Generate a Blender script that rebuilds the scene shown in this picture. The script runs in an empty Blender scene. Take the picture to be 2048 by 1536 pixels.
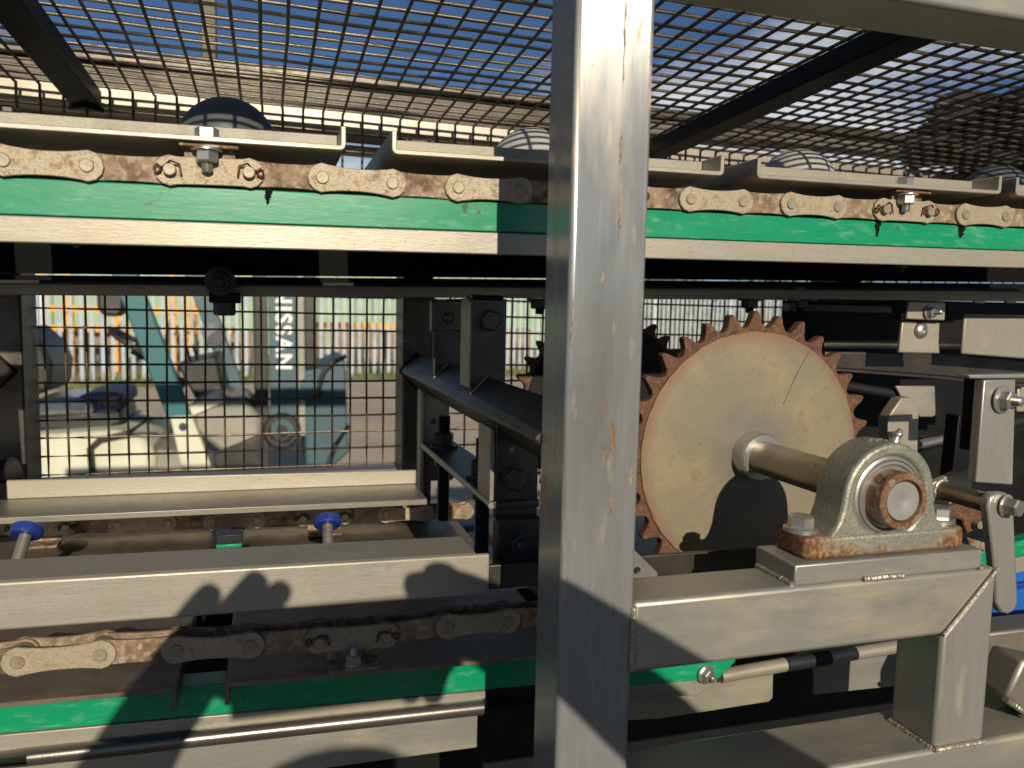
import bpy, bmesh, math, random
from mathutils import Vector, Matrix, noise
random.seed(7)
PI = math.pi
sc = bpy.context.scene
C = sc.collection

# ------------------------------------------------------------------ camera
F_PX, YAW, PITCH, ROLL = 1600.0, math.radians(17.0), math.radians(5.4), math.radians(1.25)
CAM = Vector((0, 0, 1.4))
fw = Vector((math.sin(YAW)*math.cos(PITCH), math.cos(YAW)*math.cos(PITCH), -math.sin(PITCH)))
rt0 = Vector((math.cos(YAW), -math.sin(YAW), 0)); up0 = rt0.cross(fw)
rt = math.cos(ROLL)*rt0 + math.sin(ROLL)*up0
up = -math.sin(ROLL)*rt0 + math.cos(ROLL)*up0
cd = bpy.data.cameras.new('camera'); cam = bpy.data.objects.new('camera', cd); C.objects.link(cam)
cam.matrix_world = Matrix(((rt.x, up.x, -fw.x, CAM.x), (rt.y, up.y, -fw.y, CAM.y), (rt.z, up.z, -fw.z, CAM.z), (0, 0, 0, 1)))
cd.sensor_width = 36; cd.lens = F_PX/2048*36; cd.clip_start = 0.02; cd.clip_end = 500
cd.dof.use_dof = True; cd.dof.focus_distance = 0.84; cd.dof.aperture_fstop = 7.5
sc.camera = cam

# ------------------------------------------------------------------ world, sun, exposure
SUN = Vector((0.012, 1, -0.377)).normalized()          # the way the light travels
w = bpy.data.worlds.new('World'); sc.world = w; w.use_nodes = True
nt = w.node_tree; nt.nodes.clear()
out = nt.nodes.new('ShaderNodeOutputWorld'); bg = nt.nodes.new('ShaderNodeBackground')
sky = nt.nodes.new('ShaderNodeTexSky'); sky.sky_type = 'NISHITA'; sky.sun_disc = False
sky.sun_elevation = math.asin(-SUN.z); sky.sun_rotation = PI
sky.altitude = 3000; sky.air_density = 1.0; sky.dust_density = 0.1; sky.ozone_density = 5.0
tc = nt.nodes.new('ShaderNodeTexCoord')
sep = nt.nodes.new('ShaderNodeSeparateXYZ'); nt.links.new(tc.outputs['Generated'], sep.inputs[0])
def wm(op, a, b):
    n = nt.nodes.new('ShaderNodeMath'); n.operation = op
    for i, v in enumerate((a, b)):
        if isinstance(v, (int, float)): n.inputs[i].default_value = v
        elif v is not None: nt.links.new(v, n.inputs[i])
    return n.outputs[0]
dz = wm('ADD', wm('MAXIMUM', sep.outputs[2], 0.0), 0.18)
cmb = nt.nodes.new('ShaderNodeCombineXYZ')
nt.links.new(wm('DIVIDE', sep.outputs[0], dz), cmb.inputs[0]); nt.links.new(wm('DIVIDE', sep.outputs[1], dz), cmb.inputs[1])
cmb.inputs[2].default_value = 3.1
n1 = nt.nodes.new('ShaderNodeTexNoise'); n1.inputs['Scale'].default_value = 0.55; n1.inputs['Detail'].default_value = 9; n1.inputs['Roughness'].default_value = 0.58
nt.links.new(cmb.outputs[0], n1.inputs['Vector'])
cr = nt.nodes.new('ShaderNodeValToRGB'); cr.color_ramp.elements[0].position = 0.505; cr.color_ramp.elements[1].position = 0.60
nt.links.new(n1.outputs[0], cr.inputs[0])
mx = nt.nodes.new('ShaderNodeMix'); mx.data_type = 'RGBA'
nt.links.new(cr.outputs[0], mx.inputs['Factor']); nt.links.new(sky.outputs[0], mx.inputs['A']); mx.inputs['B'].default_value = (11.0, 11.5, 12.2, 1)
nt.links.new(mx.outputs['Result'], bg.inputs['Color']); bg.inputs['Strength'].default_value = 0.06
nt.links.new(bg.outputs[0], out.inputs[0])
sd = bpy.data.lights.new('sun', 'SUN'); sun = bpy.data.objects.new('sun', sd); C.objects.link(sun)
sd.energy = 5.0; sd.angle = math.radians(0.5); sd.color = (1.0, 0.89, 0.71)
sun.rotation_euler = SUN.to_track_quat('-Z', 'Y').to_euler(); sun.location = (0, -4, 5)
sc.view_settings.view_transform = 'Standard'; sc.view_settings.look = 'None'
sc.view_settings.exposure = 0.0; sc.view_settings.gamma = 1.0; sc.view_settings.use_curve_mapping = False
sc.render.engine = 'CYCLES'

# ------------------------------------------------------------------ measuring: photo pixel (2048 x 1536) -> point on a known plane
def ray(u, v): return rt*((u-1024)/F_PX) + up*((768-v)/F_PX) + fw
def aY(u, v, y): d = ray(u, v); return CAM + d*((y-CAM.y)/d.y)
def aX(u, v, x): d = ray(u, v); return CAM + d*((x-CAM.x)/d.x)
def aZ(u, v, z): d = ray(u, v); return CAM + d*((z-CAM.z)/d.z)

# ------------------------------------------------------------------ materials
MATS = {}
def mat(name, base, rough=0.5, metal=0.0, layers=(), bump=None, rvar=0.0, rscale=40, rstretch=(1, 1, 1), spec=0.5, coat=0.0, aniso=0.0):
    """layers: (colour, scale, low, high, stretch, strength[, roughness, metallic]) noise patches over the base"""
    m = bpy.data.materials.new(name); m.use_nodes = True; MATS[name] = m
    t = m.node_tree; N = t.nodes; L = t.links
    p = N['Principled BSDF']
    p.inputs['Specular IOR Level'].default_value = spec
    p.inputs['Coat Weight'].default_value = coat
    p.inputs['Metallic'].default_value = metal
    tcn = N.new('ShaderNodeTexCoord')
    geo = N.new('ShaderNodeObjectInfo')
    off = N.new('ShaderNodeVectorMath'); off.operation = 'ADD'
    rnd = N.new('ShaderNodeMath'); rnd.operation = 'MULTIPLY'; rnd.inputs[1].default_value = 37.0
    L.new(geo.outputs['Random'], rnd.inputs[0]); L.new(tcn.outputs['Object'], off.inputs[0]); L.new(rnd.outputs[0], off.inputs[1])
    def nz(scale, stretch, detail=5, rough=0.6):
        mp = N.new('ShaderNodeMapping'); mp.inputs['Scale'].default_value = stretch
        L.new(off.outputs[0], mp.inputs['Vector'])
        n = N.new('ShaderNodeTexNoise'); n.inputs['Scale'].default_value = scale; n.inputs['Detail'].default_value = detail; n.inputs['Roughness'].default_value = rough
        L.new(mp.outputs[0], n.inputs['Vector']); return n.outputs[0]
    col = N.new('ShaderNodeRGB'); col.outputs[0].default_value = (*base, 1); cur = col.outputs[0]
    rv = N.new('ShaderNodeValue'); rv.outputs[0].default_value = rough; rcur = rv.outputs[0]
    mv = N.new('ShaderNodeValue'); mv.outputs[0].default_value = metal; mcur = mv.outputs[0]
    for ly in layers:
        c, s, lo, hi, st, k = ly[:6]
        n = nz(s, st)
        mr = N.new('ShaderNodeMapRange'); mr.inputs['From Min'].default_value = lo; mr.inputs['From Max'].default_value = hi
        mr.inputs['To Max'].default_value = k; L.new(n, mr.inputs['Value'])
        mixn = N.new('ShaderNodeMix'); mixn.data_type = 'RGBA'
        L.new(mr.outputs[0], mixn.inputs['Factor']); L.new(cur, mixn.inputs['A']); mixn.inputs['B'].default_value = (*c, 1); cur = mixn.outputs['Result']
        if len(ly) > 6:
            for idx, vv in ((6, 'r'), (7, 'm')):
                if len(ly) > idx:
                    mf = N.new('ShaderNodeMix'); mf.data_type = 'FLOAT'; L.new(mr.outputs[0], mf.inputs['Factor'])
                    L.new(rcur if vv == 'r' else mcur, mf.inputs['A']); mf.inputs['B'].default_value = ly[idx]
                    if vv == 'r': rcur = mf.outputs['Result']
                    else: mcur = mf.outputs['Result']
    L.new(cur, p.inputs['Base Color']); L.new(mcur, p.inputs['Metallic'])
    if rvar:
        n = nz(rscale, rstretch)
        a = N.new('ShaderNodeMath'); a.operation = 'MULTIPLY_ADD'; L.new(n, a.inputs[0]); a.inputs[1].default_value = 2*rvar
        b = N.new('ShaderNodeMath'); b.operation = 'SUBTRACT'; L.new(rcur, b.inputs[0]); b.inputs[1].default_value = rvar
        L.new(b.outputs[0], a.inputs[2]); rcur = a.outputs[0]
    L.new(rcur, p.inputs['Roughness'])
    if aniso:      # brushed along Z: the glint spreads sideways
        p.inputs['Anisotropic'].default_value = aniso
        tg = N.new('ShaderNodeTangent'); tg.direction_type = 'RADIAL'; tg.axis = 'Z'; L.new(tg.outputs[0], p.inputs['Tangent'])
    if bump:
        s, k, st = bump
        b = N.new('ShaderNodeBump'); b.inputs['Strength'].default_value = k; b.inputs['Distance'].default_value = 0.002
        L.new(nz(s, st, 6), b.inputs['Height']); L.new(b.outputs[0], p.inputs['Normal'])
    return m
TAN = (0.46, 0.37, 0.22); RUST = (0.23, 0.075, 0.022); ORANGE = (0.45, 0.19, 0.05); DIRT = (0.10, 0.08, 0.055)
U = (1, 1, 1)
# stainless box section, dusty; grain along X or along Z
mat('steel_x', (0.335, 0.308, 0.252), 0.44, 0.45, [((0.33, 0.275, 0.18), 8, 0.45, 0.72, (0.5, 1, 1), 0.6, 0.55, 0.3), ((0.15, 0.135, 0.105), 650, 0.52, 0.72, (0.4, 1, 1), 0.35), ((0.40, 0.385, 0.345), 240, 0.52, 0.72, (0.08, 1, 1), 0.35), ((0.14, 0.13, 0.112), 20, 0.56, 0.74, (0.35, 1, 1), 0.55), ((0.16, 0.085, 0.035), 48, 0.68, 0.76, U, 0.5), (DIRT, 110, 0.67, 0.75, U, 0.6)], (600, 0.10, (0.15, 1, 1)), 0.12, 60, (0.12, 1, 1))
mat('steel_z', (0.32, 0.31, 0.28), 0.38, 0.55, [((0.50, 0.42, 0.27), 22, 0.60, 0.76, (1, 1, 0.22), 0.7, 0.6, 0.2), ((0.40, 0.42, 0.44), 320, 0.52, 0.75, (1, 1, 0.05), 0.4), ((0.42, 0.38, 0.29), 60, 0.60, 0.72, (1.4, 1, 0.25), 0.4, 0.6, 0.2), (ORANGE, 34, 0.685, 0.76, (1, 1, 0.30), 0.7, 0.8, 0.0), ((0.12, 0.12, 0.12), 18, 0.58, 0.75, (1, 1, 0.3), 0.45)], (420, 0.08, (1, 1, 0.04)), 0.12, 70, (1, 1, 0.08))
mat('steel_post', (0.255, 0.262, 0.262), 0.27, 0.42, [((0.36, 0.30, 0.19), 16, 0.56, 0.74, (1, 1, 0.25), 0.65, 0.55, 0.2), ((0.36, 0.38, 0.39), 320, 0.52, 0.75, (1, 1, 0.04), 0.4), ((0.10, 0.10, 0.10), 14, 0.54, 0.74, (1, 1, 0.25), 0.5), ((0.42, 0.37, 0.27), 70, 0.60, 0.70, (1.2, 1, 0.22), 0.45, 0.6, 0.2), (ORANGE, 30, 0.655, 0.73, (1, 1, 0.28), 0.8, 0.8, 0.0), ((0.13, 0.05, 0.02), 90, 0.70, 0.76, (1, 1, 0.4), 0.8, 0.9, 0.0)], (420, 0.05, (1, 1, 0.04)), 0.05, 70, (1, 1, 0.08), aniso=0.9)
mat('steel_beam', (0.315, 0.31, 0.275), 0.38, 0.55, [((0.15, 0.145, 0.13), 13, 0.55, 0.74, (0.5, 1, 1), 0.5), ((0.39, 0.335, 0.215), 20, 0.46, 0.70, (0.45, 1, 1), 0.75, 0.5, 0.35), ((0.38, 0.38, 0.36), 320, 0.5, 0.75, (0.05, 1, 1), 0.35), ((0.15, 0.145, 0.13), 120, 0.66, 0.75, U, 0.4)], (420, 0.09, (0.05, 1, 1)), 0.10, 70, (0.1, 1, 1))
mat('steel_dull', (0.25, 0.235, 0.20), 0.45, 0.65, [((0.27, 0.21, 0.13), 18, 0.5, 0.72, U, 0.7), (DIRT, 60, 0.6, 0.75, U, 0.5)], (380, 0.08, (0.1, 1, 1)), 0.1, 50)
mat('steel_dark', (0.06, 0.056, 0.051), 0.42, 0.7, [((0.10, 0.085, 0.07), 20, 0.45, 0.7, U, 0.8), ((0.25, 0.24, 0.22), 200, 0.6, 0.75, (0.1, 1, 1), 0.5)], (380, 0.08, (1, 1, 0.1)), 0.1, 50)  # mostly for shaded parts, their shade put into a darker base colour
mat('steel_bright', (0.48, 0.47, 0.44), 0.33, 0.85, [((0.42, 0.38, 0.30), 60, 0.58, 0.75, U, 0.5)], (500, 0.05, U), 0.08, 90)
mat('steel_grit', (0.27, 0.25, 0.20), 0.55, 0.35, [((0.13, 0.115, 0.09), 520, 0.52, 0.68, U, 0.5), ((0.33, 0.30, 0.23), 40, 0.5, 0.7, U, 0.5), ((0.12, 0.11, 0.09), 16, 0.55, 0.72, U, 0.5)], (600, 0.18, U))
mat('rolled', (0.16, 0.15, 0.135), 0.30, 0.75, [((0.06, 0.055, 0.05), 20, 0.5, 0.7, (0.2, 1, 1), 0.8)], (400, 0.06, U), 0.08, 60)
mat('turned_steel', (0.34, 0.335, 0.32), 0.38, 0.45, [((0.20, 0.19, 0.17), 60, 0.55, 0.72, U, 0.6)], (500, 0.06, U))
mat('tray_brown', (0.17, 0.14, 0.105), 0.5, 0.5, [((0.08, 0.06, 0.042), 16, 0.45, 0.68, (0.5, 1, 1), 0.8), ((0.24, 0.20, 0.145), 60, 0.55, 0.7, U, 0.5)], (400, 0.1, (0.2, 1, 1)), 0.1, 50)  # brown slat steel, shade under the conveyor put into darker browns
mat('weld', (0.34, 0.31, 0.25), 0.45, 0.6, [((0.36, 0.26, 0.13), 160, 0.5, 0.7, U, 0.6)], (700, 0.2, U))
mat('mesh_wire', (0.105, 0.088, 0.062), 0.40, 0.8, [((0.12, 0.07, 0.035), 60, 0.5, 0.72, U, 0.8, 0.75, 0.2)], (500, 0.15, U))
mat('chain_plate', (0.33, 0.275, 0.195), 0.55, 0.35, [((0.24, 0.14, 0.07), 170, 0.53, 0.68, U, 0.75, 0.8, 0.1), ((0.14, 0.075, 0.04), 420, 0.57, 0.70, U, 0.6, 0.85, 0.0), ((0.40, 0.35, 0.27), 50, 0.55, 0.7, U, 0.5), ((0.045, 0.03, 0.02), 34, 0.62, 0.74, U, 0.7)], (500, 0.3, U))
mat('chain_inner', (0.24, 0.165, 0.105), 0.62, 0.25, [((0.115, 0.064, 0.036), 60, 0.46, 0.64, U, 0.9, 0.85, 0.0), ((0.38, 0.32, 0.23), 130, 0.50, 0.64, U, 0.75), ((0.04, 0.025, 0.015), 40, 0.56, 0.70, U, 0.8)], (420, 0.3, U))
mat('pin', (0.27, 0.235, 0.17), 0.5, 0.4, [(RUST, 240, 0.55, 0.72, U, 0.6)], (500, 0.15, U))
mat('rust', (0.105, 0.047, 0.024), 0.8, 0.1, [((0.055, 0.022, 0.012), 26, 0.46, 0.62, U, 0.75), ((0.19, 0.095, 0.05), 240, 0.5, 0.68, U, 0.8), ((0.055, 0.02, 0.01), 90, 0.55, 0.7, U, 0.8), ((0.40, 0.33, 0.24), 200, 0.64, 0.74, U, 0.5)], (420, 0.5, U))
mat('rust_orange', (0.20, 0.098, 0.042), 0.7, 0.3, [((0.085, 0.034, 0.014), 300, 0.48, 0.62, U, 0.85), ((0.30, 0.27, 0.22), 110, 0.50, 0.64, U, 0.75, 0.45, 0.6)], (480, 0.35, U))
mat('green', (0.0, 0.215, 0.095), 0.33, 0.0, [((0.01, 0.26, 0.13), 30, 0.45, 0.7, (0.2, 1, 1), 0.5), ((0.16, 0.38, 0.25), 70, 0.54, 0.70, (0.5, 1, 1.6), 0.35, 0.5), ((0.22, 0.42, 0.30), 260, 0.62, 0.74, (0.15, 1, 1), 0.4), ((0.015, 0.03, 0.02), 48, 0.655, 0.71, (0.8, 1, 0.7), 0.85, 0.6)], (260, 0.05, (0.2, 1, 1)), 0.12, 50, (0.3, 1, 1))
mat('black_plastic', (0.018, 0.019, 0.022), 0.42, 0.0, [((0.05, 0.05, 0.05), 30, 0.55, 0.75, U, 0.6)], (600, 0.12, U), 0.1, 60, spec=0.3)
mat('shade_black', (0.010, 0.010, 0.011), 0.5, 0.2, [((0.022, 0.020, 0.017), 14, 0.5, 0.75, U, 0.7)], (300, 0.1, U), spec=0.15)  # near black: the shade on hidden parts is put into the colour
mat('grease_shade_black', (0.006, 0.006, 0.006), 0.9, 0.0, (), (200, 0.1, U), spec=0.1)  # grease on the drips; on the far rail it paints shade
mat('black_nut', (0.035, 0.036, 0.040), 0.38, 0.6, [((0.09, 0.08, 0.07), 200, 0.55, 0.7, U, 0.6)], (500, 0.1, U))
mat('blue_plastic', (0.012, 0.032, 0.20), 0.4, 0.0, [((0.05, 0.08, 0.28), 120, 0.55, 0.7, U, 0.6)], (400, 0.08, U))
mat('blue_paint', (0.01, 0.10, 0.38), 0.4)
# ---------------------------------------------------------------- helpers
def tag(o, label=None, cat=None, group=None, kind=None):
    for k, v in (('label', label), ('category', cat), ('group', group), ('kind', kind)):
        if v: o[k] = v
    return o
def thing(name, label, cat, loc=(0, 0, 0), group=None):
    o = bpy.data.objects.new(name, None); C.objects.link(o); o.location = loc; o.empty_display_size = 0.02
    return tag(o, label, cat, group)
def root_loc(o):
    v = Vector((0, 0, 0))
    while o: v += o.location; o = o.parent
    return v
def finish(me, m, smooth=True, ang=35):
    me.materials.append(MATS[m])
    if smooth:
        for p in me.polygons: p.use_smooth = True
        me.set_sharp_from_angle(angle=math.radians(ang))
def obj(name, bm, m, parent=None, bev=0.0, seg=2, smooth=True, label=None):
    if parent:
        bmesh.ops.translate(bm, verts=bm.verts, vec=-root_loc(parent))
    bmesh.ops.recalc_face_normals(bm, faces=bm.faces)
    me = bpy.data.meshes.new(name); bm.to_mesh(me); bm.free(); finish(me, m, smooth)
    o = bpy.data.objects.new(name, me); C.objects.link(o); o.parent = parent
    if bev:
        b = o.modifiers.new('bevel', 'BEVEL'); b.width = bev; b.segments = seg; b.limit_method = 'ANGLE'; b.angle_limit = math.radians(40)
        b.harden_normals = False
    if label: o['label'] = label
    return o
def NB(): return bmesh.new()
def box(bm, x0, x1, y0, y1, z0, z1, tilt=0.0, xr=0.0):
    V = [bm.verts.new((x, y, z + tilt*(x-xr))) for x in (x0, x1) for y in (y0, y1) for z in (z0, z1)]
    for f in ((0, 1, 3, 2), (4, 6, 7, 5), (0, 4, 5, 1), (2, 3, 7, 6), (0, 2, 6, 4), (1, 5, 7, 3)): bm.faces.new([V[i] for i in f])
    return bm
def prism(bm, pts, axis, a0, a1):
    """pts: 2D outline; axis 'y': (x,z), 'x': (y,z), 'z': (x,y)"""
    def P(p, a): return {'y': (p[0], a, p[1]), 'x': (a, p[0], p[1]), 'z': (p[0], p[1], a)}[axis]
    A = [bm.verts.new(P(p, a0)) for p in pts]; B = [bm.verts.new(P(p, a1)) for p in pts]; n = len(pts)
    bm.faces.new(A); bm.faces.new(B[::-1])
    for i in range(n): bm.faces.new((A[i], B[i], B[(i+1) % n], A[(i+1) % n]))
    return bm
def frame_of(d):
    d = Vector(d).normalized(); a = Vector((0, 0, 1)) if abs(d.z) < 0.9 else Vector((1, 0, 0))
    s = d.cross(a).normalized(); return d, s, s.cross(d).normalized()
def lathe(bm, o, d, prof, n=28, closed=False):
    """prof: (distance along d, radius)"""
    d, s, t = frame_of(d); o = Vector(o); rings = []
    for a, r in prof:
        if r < 1e-6: rings.append([bm.verts.new(o + d*a)])
        else: rings.append([bm.verts.new(o + d*a + (s*math.cos(2*PI*i/n) + t*math.sin(2*PI*i/n))*r) for i in range(n)])
    for A, B in zip(rings, rings[1:] + ([rings[0]] if closed else [])):
        for i in range(n):
            j = (i+1) % n
            if len(A) == 1 and len(B) == 1: continue
            if len(A) == 1: bm.faces.new((A[0], B[i], B[j]))
            elif len(B) == 1: bm.faces.new((A[i], B[0], A[j]))
            else: bm.faces.new((A[i], B[i], B[j], A[j]))
    if not closed:
        for R in (rings[0], rings[-1]):
            if len(R) > 2: bm.faces.new(R)
    return bm
def cyl(bm, a, b, r, n=20):
    a = Vector(a); b = Vector(b); return lathe(bm, a, b-a, [(0, r), ((b-a).length, r)], n)
def tube(bm, pts, r, n=8, rr=None):
    pts = [Vector(p) for p in pts]; rings = []; prev = None
    for i, p in enumerate(pts):
        d = (pts[min(i+1, len(pts)-1)] - pts[max(i-1, 0)]).normalized()
        if prev is None: _, s, t = frame_of(d)
        else:
            s = prev - d*prev.dot(d); s.normalize(); t = d.cross(s)
        prev = s; q = rr[i] if rr else r
        rings.append([bm.verts.new(p + (s*math.cos(2*PI*k/n) + t*math.sin(2*PI*k/n))*q) for k in range(n)])
    for A, B in zip(rings, rings[1:]):
        for k in range(n): bm.faces.new((A[k], B[k], B[(k+1) % n], A[(k+1) % n]))
    bm.faces.new(rings[0]); bm.faces.new(rings[-1][::-1]); return bm
def hexhead(bm, o, d, af, h, rot=0.3):
    """hexagon prism with a chamfered top"""
    d, s, t = frame_of(d); o = Vector(o); R = af/math.sqrt(3)
    def ring(a, r): return [bm.verts.new(o + d*a + (s*math.cos(rot+PI/3*i) + t*math.sin(rot+PI/3*i))*r) for i in range(6)]
    A, B, D = ring(0, R), ring(h*0.86, R), ring(h, R*0.84)
    bm.faces.new(A); bm.faces.new(D[::-1])
    for P, Q in ((A, B), (B, D)):
        for i in range(6): bm.faces.new((P[i], Q[i], Q[(i+1) % 6], P[(i+1) % 6]))
    return bm
def bolt(parent, o, d, af, h, washer=None, stud=0.0, mtl='steel_bright', rot=0.3, name='bolt'):
    """a hexagon head (or nut with a stud end) as one part, its washer a sub-part"""
    o = Vector(o); dn = Vector(d).normalized(); wt = washer[1] if washer else 0
    b = hexhead(NB(), o + dn*wt, dn, af, h, rot)
    if stud:
        r = af*0.29; prof = []; z = 0.0
        while z < stud: prof += [(z, r), (z+0.0006, r*0.88)]; z += 0.0012
        prof += [(stud, r*0.9), (stud+0.001, r*0.6)]
        lathe(b, o + dn*(wt+h*0.9), dn, prof, 16)
    b = obj(name, b, mtl, parent)
    if washer: obj('washer', lathe(NB(), o, dn, [(0, washer[0]), (wt*0.8, washer[0]), (wt, washer[0]*0.93), (wt, 0)], 28), mtl, b)
    return b
def weld(parent, pts, r, mtl='weld', step=0.0022, name='weld_bead'):
    pts = [Vector(p) for p in pts]; P = []; R = []
    for a, b in zip(pts, pts[1:]):
        n = max(3, int((b-a).length/step*2))
        for i in range(n):
            P.append(a.lerp(b, i/n) + Vector((random.uniform(-1, 1), random.uniform(-1, 1), random.uniform(-1, 1)))*r*0.10)
            R.append(r*(0.86 if i % 2 else 0.76)*random.uniform(0.95, 1.05))
    P.append(pts[-1]); R.append(r*0.7)
    return obj(name, tube(NB(), P, r, 8, R), mtl, parent)
def plate(parent, name, px, y, t, m, bev=0.0015, label=None, tag_=None):
    """a flat plate facing the camera side: outline measured on the plane y, thickness t away from the camera"""
    pts = [aY(u, v, y) for u, v in px]
    return obj(name, prism(NB(), [(p.x, p.z) for p in pts], 'y', y, y+t), m, parent, bev, label=label)
def clone(o, parent=None):
    c = o.copy(); C.objects.link(c); c.parent = parent
    for ch in list(o.children): clone(ch, c)
    return c

# ================================================================== FRONT FRAME (welded stainless box section)
PX0, PX1, FY0, FY1 = 0.2062, 0.2660, 0.539, 0.594
BZ0, BZ1, SX0, SX1, LZ = 1.1210, 1.1780, 0.5672, 0.6235, 1.0155
GROUND = -0.15
ff = thing('front_frame', 'welded stainless steel box section frame, broad upright post and beams nearest the camera', 'frame', (0.236, 0.566, GROUND))
obj('post', box(NB(), PX0, PX1, FY0, FY1, GROUND, 1.715), 'steel_post', ff, 0.0035, 3, label='scratched upright post with orange rust smears')
mat('rust_stain', (0.17, 0.085, 0.035), 0.8, 0.1, [((0.34, 0.25, 0.14), 120, 0.45, 0.62, (1, 1, 0.3), 0.8), ((0.30, 0.29, 0.27), 200, 0.52, 0.66, (1, 1, 0.2), 0.8, 0.5, 0.4)], (400, 0.1, U))
def stain(parent, u, v, w_, h_, m, seed):
    lft, rgt = [], []
    for i in range(26):
        t_ = i/25; wd = w_*(0.25 + abs(noise.noise(Vector((seed, i*0.55, 0))))*1.6)*math.sin(PI*min(1, max(0.03, t_*0.97+0.02)))**0.6; cx_ = u + w_*0.8*noise.noise(Vector((i*0.22, seed, 1))) - 0.03*h_*t_
        lft.append((cx_-wd*random.uniform(0.6, 1), v + h_*t_)); rgt.append((cx_+wd*random.uniform(0.6, 1), v + h_*t_))
    plate(parent, 'rust_stain', lft + rgt[::-1], FY0-0.00012, 0.0006, m, 0)
for u, v, w_, h_, sd_ in ((1252, -40, 4, 215, 1.3), (1243, 268, 4, 70, 2.7), (1241, 335, 3.5, 80, 3.1), (1239, 420, 3, 60, 4.4), (1206, 545, 5, 30, 5.2), (1227, 640, 4, 28, 6.5), (1146, 590, 3.5, 110, 7.7), (1227, 838, 8, 75, 8.1), (1215, 800, 4, 40, 9.9), (1263, 935, 6, 36, 10.2), (1207, 885, 5, 45, 11.4), (1222, 995, 4, 36, 12.6)):
    stain(ff, u, v, w_, h_, 'rust_stain', sd_)
obj('cross_beam', prism(NB(), [(PX1+0.0004, BZ0), (SX0, BZ0), (SX1-0.0004, BZ1), (PX1+0.0004, BZ1)], 'y', FY0+0.001, FY1), 'steel_beam', ff, 0.004, 3)
obj('stub_post', prism(NB(), [(SX0+0.0002, LZ), (SX1, LZ), (SX1, BZ1-0.0004), (SX0+0.0002, BZ0-0.0004)], 'y', FY0+0.001, FY1), 'steel_z', ff, 0.004, 3)
obj('bottom_beam', box(NB(), PX1+0.0004, 1.10, FY0+0.001, FY1+0.018, LZ-0.058, LZ-0.0004), 'steel_beam', ff, 0.004, 3)
obj('top_beam', box(NB(), PX1+0.0004, 1.25, FY0, FY1+0.012, 1.648, 1.706), 'steel_beam', ff, 0.004, 3)
obj('top_beam', box(NB(), -0.75, PX0-0.0004, FY0, FY1+0.012, 1.760, 1.816), 'steel_beam', ff, 0.004, 3)
obj('bearing_plate', box(NB(), 0.4112, 0.6060, 0.5412, 0.597, BZ1+0.0003, 1.1958), 'steel_beam', ff, 0.0015, 2)
weld(ff, [(PX1, FY0-0.0002, BZ0+0.002), (PX1, FY0-0.0002, BZ1-0.003)], 0.0030)
weld(ff, [(SX0, FY0+0.0006, BZ0), (SX1, FY0+0.0006, BZ1)], 0.0020)
weld(ff, [(SX0-0.001, FY0+0.003, LZ), (SX0-0.001, FY1, LZ)], 0.0032)
weld(ff, [(SX0-0.001, FY0+0.0005, LZ), (SX1+0.001, FY0+0.0005, LZ)], 0.0030)
weld(ff, [(0.4108, 0.543, BZ1+0.001), (0.4108, 0.594, BZ1+0.001)], 0.0030)
weld(ff, [(0.478, 0.5408, BZ1+0.001), (0.521, 0.5408, BZ1+0.001)], 0.0032)
weld(ff, [(0.602, 0.5408, BZ1+0.001), (0.607, 0.5408, BZ1+0.001)], 0.0022)

# ================================================================== PILLOW BLOCK BEARING
BX, BZ, BB = 0.5102, 1.2456, 1.1962
mat('cast_metal', (0.25, 0.255, 0.21), 0.42, 0.5, [((0.37, 0.35, 0.265), 30, 0.45, 0.65, U, 0.7), ((0.12, 0.12, 0.095), 350, 0.52, 0.68, U, 0.55)], (330, 0.40, U))
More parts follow.
